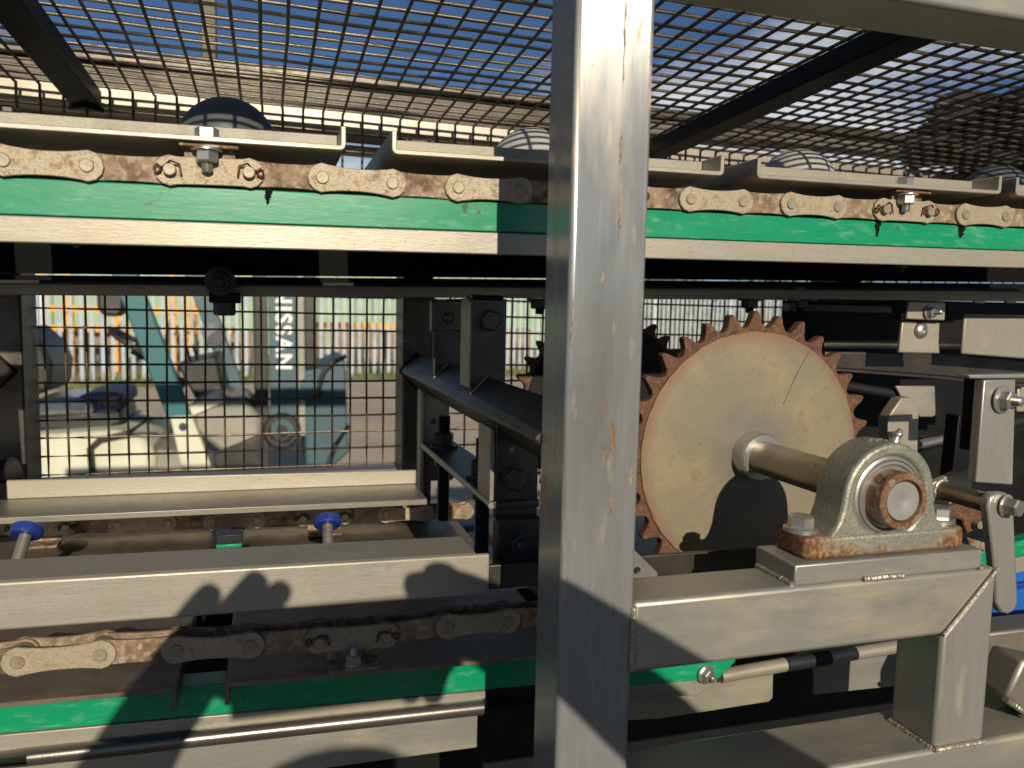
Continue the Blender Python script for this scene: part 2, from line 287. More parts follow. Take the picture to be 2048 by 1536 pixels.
# rust creeping up from the foot: colour belongs to the casting (height over the plate)
def cast_rust():
    m = MATS['cast_metal']; t = m.node_tree; N = t.nodes; L = t.links; p = N['Principled BSDF']
    old = p.inputs['Base Color'].links[0].from_socket
    tcn = N.new('ShaderNodeTexCoord'); s = N.new('ShaderNodeSeparateXYZ'); L.new(tcn.outputs['Object'], s.inputs[0])
    nzn = N.new('ShaderNodeTexNoise'); nzn.inputs['Scale'].default_value = 70; nzn.inputs['Detail'].default_value = 6; L.new(tcn.outputs['Object'], nzn.inputs['Vector'])
    def mth(op, a, b):
        n = N.new('ShaderNodeMath'); n.operation = op
        for i, v in enumerate((a, b)):
            if isinstance(v, (int, float)): n.inputs[i].default_value = v
            else: L.new(v, n.inputs[i])
        return n.outputs[0]
    ax = mth('ABSOLUTE', s.outputs[0], 0)
    zz = mth('SUBTRACT', s.outputs[2], mth('MULTIPLY', mth('MAXIMUM', mth('SUBTRACT', ax, 0.045), 0), 0.7))
    h = mth('ADD', zz, mth('MULTIPLY', mth('SUBTRACT', nzn.outputs[0], 0.5), 0.045))
    mr = N.new('ShaderNodeMapRange'); mr.inputs['From Min'].default_value = 0.0135; mr.inputs['From Max'].default_value = -0.004; L.new(h, mr.inputs['Value'])
    n2 = N.new('ShaderNodeTexNoise'); n2.inputs['Scale'].default_value = 300; n2.inputs['Detail'].default_value = 5; L.new(tcn.outputs['Object'], n2.inputs['Vector'])
    rc = N.new('ShaderNodeValToRGB'); e = rc.color_ramp.elements
    e[0].position = 0.32; e[0].color = (0.09, 0.028, 0.010, 1); e[1].position = 0.70; e[1].color = (0.30, 0.19, 0.085, 1)
    k = rc.color_ramp.elements.new(0.5); k.color = (0.15, 0.066, 0.026, 1); L.new(n2.outputs[0], rc.inputs[0])
    mxn = N.new('ShaderNodeMix'); mxn.data_type = 'RGBA'; L.new(mr.outputs[0], mxn.inputs['Factor']); L.new(old, mxn.inputs['A']); L.new(rc.outputs[0], mxn.inputs['B'])
    L.new(mxn.outputs['Result'], p.inputs['Base Color'])
    inv = mth('SUBTRACT', 1.0, mr.outputs[0]); L.new(mth('MULTIPLY', inv, 0.5), p.inputs['Metallic'])
    L.new(mth('ADD', mth('MULTIPLY', mr.outputs[0], 0.35), 0.43), p.inputs['Roughness'])
cast_rust()
pb = thing('pillow_block_bearing', 'cast metal pillow block bearing with rusty feet, bolted to the welded beam', 'bearing', (BX, 0.57, BB))
def hull_r(th):
    """radius of the housing outline seen from the bore centre"""
    dx, dz = math.cos(th), math.sin(th); best = 0
    R = 0.0470; hb = BZ-BB
    # outline: circle on top, flared sides down to the foot
    side = [(0.0470, 0.004), (0.0488, -0.010), (0.0530, -0.022), (0.0585, -0.030), (0.0660, -0.036), (0.0660, -hb), (-0.0660, -hb), (-0.0660, -0.036), (-0.0585, -0.030), (-0.0530, -0.022), (-0.0488, -0.010), (-0.0470, 0.004)]
    if dz > 0.085: return R
    for (x1, z1), (x2, z2) in zip(side, side[1:]):
        den = dx*(z2-z1) - dz*(x2-x1)
        if abs(den) < 1e-12: continue
        t = (x1*(z2-z1) - z1*(x2-x1))/den; s_ = (x1*dz - z1*dx)/den if abs(den) > 0 else -1
        u = ((x1*dz - z1*dx))/(-(dx*(z2-z1) - dz*(x2-x1)))
        if t > 0:
            px, pz = dx*t, dz*t
            lx = (px-x1)*(x2-x1) + (pz-z1)*(z2-z1); l2 = (x2-x1)**2 + (z2-z1)**2
            if -1e-6 <= lx <= l2+1e-6: best = max(best, t)
    return best or R
bm = NB(); n = 96; loops = []
RI = 0.0355
for y, k, inner in ((0.5495, 1.0, False), (0.5885, 1.0, False)):
    loops.append([bm.verts.new((BX + hull_r(2*PI*i/n)*math.cos(2*PI*i/n), y, BZ + hull_r(2*PI*i/n)*math.sin(2*PI*i/n))) for i in range(n)])
for y in (0.5495, 0.5885):
    loops.append([bm.verts.new((BX + RI*math.cos(2*PI*i/n), y, BZ + RI*math.sin(2*PI*i/n))) for i in range(n)])
for A, B in ((loops[0], loops[1]), (loops[1], loops[3]), (loops[3], loops[2]), (loops[2], loops[0])):
    for i in range(n): bm.faces.new((A[i], A[(i+1) % n], B[(i+1) % n], B[i]))
obj('housing', bm, 'cast_metal', pb, 0.0035, 3)
xo = 0.0835; y0, y1, r = 0.5480, 0.5955, 0.0075
out_ = [(xo-r+r*math.sin(a), y0+r-r*math.cos(a)) for a in (0, PI/8, PI/4, 3*PI/8, PI/2)] + [(xo-r+r*math.cos(a), y1-r+r*math.sin(a)) for a in (0, PI/8, PI/4, 3*PI/8, PI/2)]
out_ = out_ + [(-x, y) for x, y in out_[::-1]]
obj('base', prism(NB(), [(BX+x, y) for x, y in out_], 'z', BB+0.0003, BB+0.0188), 'cast_metal', pb, 0.0030, 3, label='rust covered mounting base')
yb = 0.5495
obj('outer_race', lathe(NB(), (BX, yb+0.006, BZ), (0, -1, 0), [(0, 0.0362), (0.003, 0.0356), (0.0042, 0.0335), (0.0042, 0.0328), (0.0022, 0.0322), (0.0050, 0.0312), (0.0052, 0.0290), (0.0035, 0.0272), (0.0035, 0.0)], 64), 'steel_bright', pb)
obj('seal_ring', lathe(NB(), (BX, yb+0.0062, BZ), (0, -1, 0), [(0, 0.0364), (0.0012, 0.0362), (0.0014, 0.0352), (0.0005, 0.035)], 64), 'rust_orange', pb)
inner = obj('inner_ring', lathe(NB(), (BX, yb+0.004, BZ), (0, -1, 0), [(0, 0.0246), (0.018, 0.0244), (0.0192, 0.0234), (0.0192, 0.0188), (0.017, 0.0182), (0.0, 0.0182)], 64), 'rust_orange', pb)
obj('set_screw', lathe(NB(), (BX-0.0175, 0.5415, BZ+0.0172), (-0.72, 0, 0.70), [(-0.003, 0.0030), (0.0002, 0.0030), (0.0004, 0.0024), (-0.0025, 0.0022), (-0.0025, 0)], 16), 'black_nut', inner)
gn = lathe(NB(), (BX+0.020, 0.572, BZ+0.0425), (0.42, 0, 0.90), [(0, 0.0045), (0.0035, 0.0045), (0.0035, 0.0028), (0.006, 0.0028), (0.0075, 0.0040), (0.0095, 0.0042), (0.011, 0.0034), (0.0118, 0.0022), (0.0132, 0.0026), (0.0142, 0.0015)], 18)
obj('grease_nipple', gn, 'steel_bright', pb)
for s, r0 in ((-1, 0.35), (1, 0.9)):
    bolt(pb, (BX+s*0.0735, 0.571, BB+0.0188), (0, 0, 1), 0.0190, 0.0098, (0.0145, 0.0042), rot=r0)
# raised foundry mark on the crown
bm = NB()
for k, (dx, w_) in enumerate(((-0.0085, 0.003), (-0.0035, 0.0032), (0.002, 0.0028), (0.0062, 0.003))):
    for j in range(3):
        x = BX - 0.002 + dx; yy = 0.566 + j*0.0035
        box(bm, x, x+(w_ if (j+k) % 2 else 0.0012), yy, yy+0.0012, BZ+0.0465-abs(dx+0.000)*0.11, BZ+0.0480-abs(dx)*0.11)
obj('cast_mark', bm, 'cast_metal', pb)

# ================================================================== DRIVE SPROCKET and shaft
SPY = 0.764
ds = thing('drive_sprocket', 'large round sprocket with rusty teeth and pale dusty disc on a steel shaft', 'sprocket', (BX, SPY, BZ))
def toothed(bm, cx, cz, y0, y1, R, N_, ph=0.0, rin=None):
    pts = []
    prof = [(-0.5, 0.886), (-0.38, 0.892), (-0.28, 0.910), (-0.20, 0.942), (-0.12, 0.978), (-0.055, 0.998), (0.055, 0.998), (0.12, 0.978), (0.20, 0.942), (0.28, 0.910), (0.38, 0.892)]
    for k in range(N_):
        wob = random.uniform(0.985, 1.005)
        for a, r in prof:
            th = ph + (k+a)*2*PI/N_; rr_ = R*r*(wob if r > 0.93 else 1)
            pts.append((cx+rr_*math.cos(th), cz+rr_*math.sin(th)))
    return prism(bm, pts, 'y', y0, y1)
obj('toothed_ring', toothed(NB(), BX, BZ, SPY-0.006, SPY+0.006, 0.1575, 32, math.radians(0.6)), 'rust', ds, 0.0008, 1)
mat('sprocket_face', (0.245, 0.195, 0.124), 0.55, 0.30, [((0.185, 0.162, 0.122), 7, 0.42, 0.66, U, 0.8), ((0.34, 0.24, 0.125), 12, 0.5, 0.7, U, 0.7), ((0.15, 0.085, 0.04), 200, 0.60, 0.72, U, 0.6), ((0.34, 0.30, 0.22), 420, 0.55, 0.7, U, 0.3), ((0.11, 0.095, 0.075), 24, 0.62, 0.74, U, 0.5)], (300, 0.12, U), 0.08, 30)
bm = NB(); nn = 180; A = []; B = []
for i in range(nn):
    th = 2*PI*i/nn; r = 0.1352 + 0.0010*noise.noise(Vector((math.cos(th)*9, math.sin(th)*9, 2))) + random.uniform(-0.0003, 0.0003)
    A.append((BX+r*math.cos(th), BZ+r*math.sin(th)))
prism(bm, A, 'y', SPY-0.0082, SPY-0.0062)
face = obj('face_disc', bm, 'sprocket_face', ds, 0.0010, 2, label='pale tan dusty face of the sprocket with a dark radial scratch')
# rust bloom around the rim of the disc and darker grey halo round the hub
def face_marks():
    m = MATS['sprocket_face']; t = m.node_tree; N = t.nodes; L = t.links; p = N['Principled BSDF']; old = p.inputs['Base Color'].links[0].from_socket
    tcn = N.new('ShaderNodeTexCoord'); mp = N.new('ShaderNodeVectorMath'); mp.operation = 'MULTIPLY'; mp.inputs[1].default_value = (1, 0, 1); L.new(tcn.outputs['Object'], mp.inputs[0])
    ln = N.new('ShaderNodeVectorMath'); ln.operation = 'LENGTH'; L.new(mp.outputs[0], ln.inputs[0])
    nzn = N.new('ShaderNodeTexNoise'); nzn.inputs['Scale'].default_value = 45; nzn.inputs['Detail'].default_value = 6; L.new(tcn.outputs['Object'], nzn.inputs['Vector'])
    ad = N.new('ShaderNodeMath'); ad.operation = 'MULTIPLY_ADD'; L.new(nzn.outputs[0], ad.inputs[0]); ad.inputs[1].default_value = 0.022; L.new(ln.outputs['Value'], ad.inputs[2])
    mr = N.new('ShaderNodeMapRange'); mr.inputs['From Min'].default_value = 0.132; mr.inputs['From Max'].default_value = 0.150; mr.inputs['To Max'].default_value = 0.75; L.new(ad.outputs[0], mr.inputs['Value'])
    mxn = N.new('ShaderNodeMix'); mxn.data_type = 'RGBA'; L.new(mr.outputs[0], mxn.inputs['Factor']); L.new(old, mxn.inputs['A']); mxn.inputs['B'].default_value = (0.19, 0.09, 0.04, 1)
    m2 = N.new('ShaderNodeMapRange'); m2.inputs['From Min'].default_value = 0.080; m2.inputs['From Max'].default_value = 0.036; m2.inputs['To Max'].default_value = 0.8; L.new(ad.outputs[0], m2.inputs['Value'])
    mx2 = N.new('ShaderNodeMix'); mx2.data_type = 'RGBA'; L.new(m2.outputs[0], mx2.inputs['Factor']); L.new(mxn.outputs['Result'], mx2.inputs['A']); mx2.inputs['B'].default_value = (0.13, 0.125, 0.115, 1)
    nv = N.new('ShaderNodeVectorMath'); nv.operation = 'NORMALIZE'; L.new(mp.outputs[0], nv.inputs[0])
    n3 = N.new('ShaderNodeTexNoise'); n3.inputs['Scale'].default_value = 9; n3.inputs['Detail'].default_value = 7; L.new(nv.outputs[0], n3.inputs['Vector'])
    m3 = N.new('ShaderNodeMapRange'); m3.inputs['From Min'].default_value = 0.5; m3.inputs['From Max'].default_value = 0.72; m3.inputs['To Max'].default_value = 0.16; L.new(n3.outputs[0], m3.inputs['Value'])
    mx3 = N.new('ShaderNodeMix'); mx3.data_type = 'RGBA'; L.new(m3.outputs[0], mx3.inputs['Factor']); L.new(mx2.outputs['Result'], mx3.inputs['A']); mx3.inputs['B'].default_value = (0.14, 0.12, 0.09, 1)
    L.new(mx3.outputs['Result'], p.inputs['Base Color'])
face_marks()
bm = NB(); tube(bm, [(BX+0.036, SPY-0.0083, BZ+0.055), (BX+0.052, SPY-0.0083, BZ+0.090), (BX+0.068, SPY-0.0083, BZ+0.116)], 0.0004, 5)
obj('scratch', bm, 'rust', face)
obj('hub', lathe(NB(), (BX, SPY-0.006, BZ), (0, -1, 0), [(0, 0.0262), (0.021, 0.0262), (0.0228, 0.0245), (0.0228, 0.0178)], 48), 'steel_bright', ds)
mat('shaft_steel', (0.30, 0.275, 0.225), 0.30, 0.85, [((0.22, 0.17, 0.10), 40, 0.5, 0.7, (1, 0.3, 1), 0.7, 0.5, 0.6), ((0.05, 0.035, 0.02), 45, 0.64, 0.70, U, 0.8)], (500, 0.06, (1, 0.1, 1)), 0.08, 80)
obj('shaft', lathe(NB(), (BX, 1.32, BZ), (0, -1, 0), [(0, 0.0178), (0.7830, 0.0178), (0.7840, 0.0168), (0.7840, 0.0022), (0.7828, 0.0)], 48), 'shaft_steel', ds)
obj('shaft_end', lathe(NB(), (BX, 0.5362, BZ), (0, -1, 0), [(0, 0.0165), (0.0003, 0.0163), (0.0003, 0.0024), (-0.0008, 0.0)], 48), 'turned_steel', ds)
# the same wheel on the far side of the conveyor
rs = thing('far_sprocket', 'dark rusty sprocket behind the front post, on the far side of the conveyor', 'sprocket', (BX, 1.16, BZ))
obj('toothed_ring', toothed(NB(), BX, BZ, 1.154, 1.166, 0.1575, 32, math.radians(3)), 'rust', rs, 0.0008, 1)
obj('face_disc', prism(NB(), [(BX+0.135*math.cos(2*PI*i/60), BZ+0.135*math.sin(2*PI*i/60)) for i in range(60)], 'y', 1.1515, 1.1538), 'shade_black', rs, 0.001)  # face blackened to a silhouette, shade put into its colour

# ================================================================== CONVEYOR CHAINS
def link_outline(x0, z0, x1, z1, r, waist, n=9):
    """figure-of-eight side plate between two pin centres"""
    a = Vector((x0, z0)); b = Vector((x1, z1)); d = (b-a).normalized(); nrm = Vector((-d.y, d.x)); L_ = (b-a).length; pts = []
    def P(s_, h): q = a + d*s_ + nrm*h; return (q.x, q.y)
    for i in range(n):
        th = PI/2*0.72 + (2*PI - PI*0.72)*i/(n-1); pts.append(P(r*math.cos(th), r*math.sin(th)))
    ra = r*math.cos(PI/2*0.72); rh = r*math.sin(PI/2*0.72)
    for k in (0.2, 0.35, 0.5, 0.65, 0.8):
        s_ = ra + (L_-2*ra)*k; h = waist + (rh-waist)*(abs(k-0.5)*2)**2.2; pts.append(P(s_, -h))
    for i in range(n):
        th = -PI + PI/2*0.72 + (2*PI - PI*0.72)*i/(n-1); pts.append(P(L_ + r*math.cos(th), r*math.sin(th)))
    for k in (0.8, 0.65, 0.5, 0.35, 0.2):
        s_ = ra + (L_-2*ra)*k; h = waist + (rh-waist)*(abs(k-0.5)*2)**2.2; pts.append(P(s_, h))
    return pts
def chain(root, pins, kinds, y, r=0.0128, waist=0.0098, tab=0, depth=0.026, fine=True):
    """pins: (x, z); kinds: one per gap 'o' outer, 'i' inner, 'a' outer with cotter pins and a mounting tab"""
    for k, ((x0, z0), (x1, z1)) in enumerate(zip(pins, pins[1:])):
        kd = kinds[k]
        if kd == 'i':
            bm = prism(NB(), link_outline(x0, z0, x1, z1, r*0.97, waist*1.04), 'y', y+0.0036, y+0.0066)
            lk = obj('inner_link', bm, 'chain_inner', root, 0.0005 if fine else 0, 1)
            obj('rear_plate', prism(NB(), link_outline(x0, z0, x1, z1, r*0.97, waist*1.04), 'y', y+depth-0.0066, y+depth-0.0036), 'chain_inner', lk)
            for x, z in ((x0, z0), (x1, z1)): obj('roller', lathe(NB(), (x, y+0.0068, z), (0, 1, 0), [(0, r*0.80), (depth-0.0136, r*0.80)], 20), 'chain_inner', lk)
        else:
            bm = prism(NB(), link_outline(x0, z0, x1, z1, r, waist*(1.0 if kd == 'o' else 1.15)), 'y', y, y+0.0032)
            lk = obj('outer_link' if kd == 'o' else 'attachment_link', bm, 'chain_plate', root, 0.0006 if fine else 0, 1)
            obj('rear_plate', prism(NB(), link_outline(x0, z0, x1, z1, r, waist), 'y', y+depth-0.0032, y+depth), 'chain_inner', lk)
            for sgn, x, z in ((-1, x0, z0), (1, x1, z1)):
                pr = 0.0056 if kd == 'o' else 0.0052; ex = 0.0016 if kd == 'o' else 0.0058
                obj('pin', lathe(NB(), (x, y+depth+0.001, z), (0, -1, 0), [(0, pr), (depth+0.001+ex-0.0007, pr), (depth+0.001+ex, pr-0.0007), (depth+0.001+ex, pr*0.4), (depth+0.001+ex-0.0002, 0)], 20), 'pin', lk)
                if kd == 'a' and fine:
                    bm = NB(); yy = y-0.0032
                    cp = [(x+sgn*0.0115, yy, z+0.0018), (x+sgn*0.0100, yy, z+0.0040), (x+sgn*0.0072, yy, z+0.0020), (x+sgn*0.0072, yy, z-0.0012), (x+sgn*0.0100, yy, z-0.0032), (x+sgn*0.0118, yy, z-0.0008), (x+sgn*0.0115, yy, z+0.0018)]
                    tube(bm, cp, 0.0012, 6)
                    cp2 = [(x+sgn*0.0074, yy, z), (x-sgn*0.001, yy-0.003, z+0.0068), (x-sgn*0.0075, yy, z+0.0050), (x-sgn*0.0090, yy, z-0.004)]
                    tube(bm, cp2, 0.0011, 6)
                    obj('cotter_pin', bm, 'rust', lk)
            if kd == 'a' and tab:
                cx = (x0+x1)/2; zt = (z0+z1)/2
                if tab > 0: bm = box(NB(), cx-0.0235, cx+0.0235, y-0.010, y+0.0030, zt+0.0182, zt+0.0222); box2 = box(NB(), cx-0.020, cx+0.020, y+0.0004, y+0.0036, zt+0.006, zt+0.0186)
                else: bm = box(NB(), cx-0.0235, cx+0.0235, y-0.024, y+0.0030, zt-0.0222, zt-0.0185); box2 = box(NB(), cx-0.0235, cx+0.0235, y+0.0004, y+0.0036, zt-0.0190, zt-0.004)
                obj('mounting_tab', bm, 'rust_orange' if tab > 0 else 'chain_inner', lk, 0.0006, 1); obj('tab_web', box2, 'chain_inner', lk)
CY = 0.7365
upx = [(-165, 312), (5, 320), (173, 331), (340, 340), (498, 346), (645, 355), (785, 366), (917, 375), (1042, 381)]
upr = [(1382, 398), (1486, 403), (1583, 408), (1676, 414), (1768, 419), (1856, 424), (1932, 429), (2011, 433), (2084, 437), (2150, 441)]
pins = [aY(u, v, CY) for u, v in upx]; pr_ = [aY(u, v, CY) for u, v in upr]
gap = [pins[-1].lerp(pr_[0], k/3) for k in (1, 2)]
up_pins = [(p.x, p.z) for p in pins + gap + pr_]
# left to right: o between 5-173, i, a(340-498), i, o, i, o(917-1042), i, [a hidden], i, o(1382-1486), i, o, i, a(1768-1856), i, o, i
kinds = ['i', 'o', 'i', 'a', 'i', 'o', 'i', 'o', 'i', 'a', 'i', 'o', 'i', 'o', 'i', 'a', 'i', 'o', 'i', 'o']
ch = thing('conveyor_chain', 'rust speckled roller chain running along the top of the upper green rail', 'chain', (0.3, CY, up_pins[6][1]))
kk = kinds[:len(up_pins)-1]
chain(ch, up_pins, kk, CY, tab=1)
def zup(x): return up_pins[1][1] + (up_pins[-2][1]-up_pins[1][1])*(x-up_pins[1][0])/(up_pins[-2][0]-up_pins[1][0])
UT = (up_pins[-2][1]-up_pins[1][1])/(up_pins[-2][0]-up_pins[1][0])     # the upper run climbs slightly to the right
LY = 0.7385
lpx = [(-150, 1341), (35, 1325), (200, 1310), (352, 1301), (500, 1292), (638, 1282), (772, 1272), (897, 1254), (1017, 1243), (1130, 1232)]
lo_pins = [(p.x, p.z) for p in (aY(u, v, LY) for u, v in lpx)]
ch2 = thing('return_chain', 'brown rusty return chain below the lower angle rail, half in shadow', 'chain', (0.0, LY, 1.08))
chain(ch2, lo_pins, ['i', 'o', 'i', 'o', 'i', 'a', 'i', 'o', 'i'], LY, tab=-1)
FYC = 1.19
fpx = [(332-510, 345), (332-255, 340), (332, 335), (587, 326), (837, 317), (1057, 309), (1282, 300), (1510, 290), (1720, 281), (1925, 274), (2125, 268), (2330, 262)]
fa_pins = [(p.x, p.z) for p in (aY(u*.401, 920+v*.401, FYC) for u, v in fpx)]
ch3 = thing('far_return_chain', 'rusty chain at the far side, seen between the two lower angle rails', 'chain', (0.0, FYC, 1.09))
chain(ch3, fa_pins, ['i', 'a', 'i', 'o', 'i', 'o', 'i', 'a', 'i', 'o', 'i'], FYC, tab=-1, fine=True)

# ================================================================== UPPER RAILS
def rail_line(p0, p1, x):
    return p0.z + (p1.z-p0.z)*(x-p0.x)/(p1.x-p0.x)
def tbox(bm, x0, x1, y0, y1, za0, za1, zb0, zb1, n=1):
    """bar along x whose bottom/top go from (za0, za1) at x0 to (zb0, zb1) at x1"""
    V = [bm.verts.new(p) for p in ((x0, y0, za0), (x0, y0, za1), (x0, y1, za0), (x0, y1, za1), (x1, y0, zb0), (x1, y0, zb1), (x1, y1, zb0), (x1, y1, zb1))]
    for f in ((0, 1, 3, 2), (4, 6, 7, 5), (0, 4, 5, 1), (2, 3, 7, 6), (0, 2, 6, 4), (1, 5, 7, 3)): bm.faces.new([V[i] for i in f])
    return bm
RY = 0.742
def line_at(pa, pb, y):
    a, b = aY(*pa, y), aY(*pb, y); s = (b.z-a.z)/(b.x-a.x)
    return lambda x: a.z + s*(x-a.x)
XL, XR = -0.62, 1.75
g_bot = line_at((0, 429), (2048, 502), RY); s_bot = line_at((0, 484), (2048, 536), RY-0.004)
ur = thing('upper_rail', 'bright green wear strip on a tan steel angle carrying the upper chain', 'rail', (0.3, RY, 1.45))
gt = lambda x: zup(x) - 0.0122
obj('wear_strip', tbox(NB(), XL, XR, RY, RY+0.030, g_bot(XL)+0.0004, gt(XL), g_bot(XR)+0.0004, gt(XR)), 'green', ur, 0.001, 2)
obj('angle_face', tbox(NB(), XL, XR, RY-0.004, RY+0.002, s_bot(XL), g_bot(XL)-0.0006, s_bot(XR), g_bot(XR)-0.0006), 'steel_x', ur, 0.0012, 2)
obj('angle_leg', tbox(NB(), XL, XR, RY+0.0022, RY+0.040, g_bot(XL)-0.006, g_bot(XL)-0.0006, g_bot(XR)-0.006, g_bot(XR)-0.0006), 'steel_dark', ur)
for u, v in ((150, 488), (1810, 541)):
    p = aY(u, v, RY+0.012)
    bolt(ur, (p.x, RY+0.018, p.z+0.010), (0, 0, -1), 0.013, 0.006, (0.010, 0.0015), 0.004, 'steel_dark')
for u, v, w_, h_ in ((538, 372, 13, 38), (1757, 436, 11, 38), (1924, 452, 14, 24)):
    lft, rgt = [], []
    for i in range(18):
        t_ = i/17; wd = w_*(0.55 + 0.45*abs(noise.noise(Vector((u, i*0.45, 0))))*2)*(1-t_)**0.5; cx_ = u - 3*t_ + 1.5*noise.noise(Vector((i*0.3, u, 1)))
        lft.append((cx_-wd*random.uniform(0.7, 1), v + h_*t_)); rgt.append((cx_+wd*random.uniform(0.7, 1), v + h_*t_))
    plate(ur, 'grease_drip', lft + rgt[::-1], RY-0.0004, 0.0008, 'grease_shade_black', 0)
fr = thing('far_upper_rail', 'far side rail beneath the slats, shade painted into its black parts', 'rail', (0.3, 1.15, 1.43))
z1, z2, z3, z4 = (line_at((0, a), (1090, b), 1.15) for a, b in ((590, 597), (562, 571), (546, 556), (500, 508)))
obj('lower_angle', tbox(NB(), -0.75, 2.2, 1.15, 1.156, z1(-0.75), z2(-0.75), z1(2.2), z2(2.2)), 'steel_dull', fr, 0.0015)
obj('angle_leg', tbox(NB(), -0.75, 2.2, 1.090, 1.1498, z2(-0.75)-0.004, z2(-0.75), z2(2.2)-0.004, z2(2.2)), 'shade_black', fr)
obj('upper_angle', tbox(NB(), -0.75, 2.2, 1.158, 1.164, z3(-0.75), z4(-0.75)+0.03, z3(2.2), z4(2.2)+0.03), 'grease_shade_black', fr)  # painted black so it reads as shade even where sun lands
obj('web', tbox(NB(), -0.75, 2.2, 1.152, 1.1555, z2(-0.75)+0.0004, z3(-0.75)-0.0022, z2(2.2)+0.0004, z3(2.2)-0.0022), 'grease_shade_black', fr)
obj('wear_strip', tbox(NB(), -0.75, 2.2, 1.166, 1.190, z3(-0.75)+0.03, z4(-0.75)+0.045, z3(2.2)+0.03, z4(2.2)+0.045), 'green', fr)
# bolt that hangs from the far rail at left, and the square nut under it
for (u, v), (u2, v2) in (((440, 562), (450, 597)),):
    p = aY(u, v, 1.085)
    hb = bolt(fr, (p.x, 1.0895, p.z), (0, -1, -0.15), 0.024, 0.010, (0.019, 0.003), 0.006, 'black_nut')
    q = aY(u2, v2, 1.10); obj('nut_block', box(NB(), q.x-0.019, q.x+0.019, 1.09, 1.125, q.z-0.006, q.z+0.008), 'shade_black', fr, 0.002)
    obj('nut', hexhead(NB(), (q.x-0.001, 1.105, q.z-0.006), (0, 0, -1), 0.024, 0.016, 0.5), 'black_nut', fr)
for u in (1080, 1500, 1600):
    q = aY(u, 603, 1.12); bolt(fr, (q.x, 1.12, q.z+0.004), (0, 0, -1), 0.024, 0.012, (0.02, 0.003), 0.008, 'black_nut')

# ================================================================== SLATS on the upper run
def slat(name, label, xa, xb, z, y0, y1, group, upward=True, m='steel_x', bolt_x=None, wall=True, tl=UT):
    t = thing(name, label, 'slat', ((xa+xb)/2, y0, z), group)
    s = 1 if upward else -1; T = 0.0042; H = 0.0205; R = 0.005
    # channel section in (x, z) swept along y
    outl = [(xa, H), (xa, R)] + [(xa+R-R*math.cos(a), R-R*math.sin(a)) for a in (PI/6, PI/3, PI/2)] + [(xb-R+R*math.sin(a), R-R*math.cos(a)) for a in (0.001, PI/6, PI/3)] + [(xb, R), (xb, H), (xb-T, H), (xb-T, R)] + [(xb-R+(R-T)*math.cos(a), R-(R-T)*math.sin(a)) for a in (PI/4, PI/2)] + [(xa+R, T), (xa+R-(R-T)*math.sin(PI/4), R-(R-T)*math.cos(PI/4)), (xa+T, R), (xa+T, H)]
    pts = [(x, z + s*h + tl*(x-(xa+xb)/2)) for x, h in outl]
    b = prism(NB(), pts, 'y', y0, y1)
    obj('channel_plate', b, m, t, 0.0006, 1)
    if wall:
        zz = lambda x, h: z + s*h + tl*(x-(xa+xb)/2)
        obj('end_wall', tbox(NB(), xa+T+0.0003, xb-T-0.0003, y0+0.036, y0+0.040, zz(xa, T+0.0003), zz(xa, H-0.001), zz(xb, T+0.0003), zz(xb, H-0.001)), 'steel_grit', t, 0.0006, 1)
    if bolt_x is not None:
        zb = z + tl*(bolt_x-(xa+xb)/2)
        if upward:
            bolt(t, (bolt_x, y0+0.014, zb+T), (0, 0, 1), 0.0170, 0.0092, None, rot=0.5)
            bolt(t, (bolt_x, y0+0.010, zb-0.0048), (0, 0, -1), 0.0165, 0.0095, (0.0125, 0.0015), 0.008, 'steel_bright', rot=0.2, name='nut')
        else:
            bolt(t, (bolt_x, y0+0.003, zb+0.001+0.0042), (0, 0, 1), 0.0135, 0.0085, (0.0095, 0.0012), 0.008, 'steel_bright', rot=0.2, name='nut')
    return t
SY = 0.7215
zs = line_at((690, 301), (2003, 389), SY)
def sx(u, v): return aY(u, v, SY).x
spec = [(-0.632, -0.308, None, 'upper slat beyond the left edge of the picture'),
        (-0.2665, sx(692, 280), 412, 'upper slat at the far left, bolted to the chain near its right lip'),
        (sx(784, 285), sx(1449, 330), None, 'upper slat passing behind the front post'),
        (sx(1515, 335), sx(2004, 370), 1833, 'upper slat right of the post with a shiny bolt head near its right lip'),
        (sx(2032, 380), sx(2032, 380)+0.325, None, 'upper slat cut off by the right edge of the picture')]
for xa, xb, bu, lab in spec:
    xm = (xa+xb)/2
    slat('slat', lab, xa, xb, zs(xm) - 0.0, SY, 1.235, 'slats of the upper run', True, 'steel_x', sx(bu, 300) if bu else None)
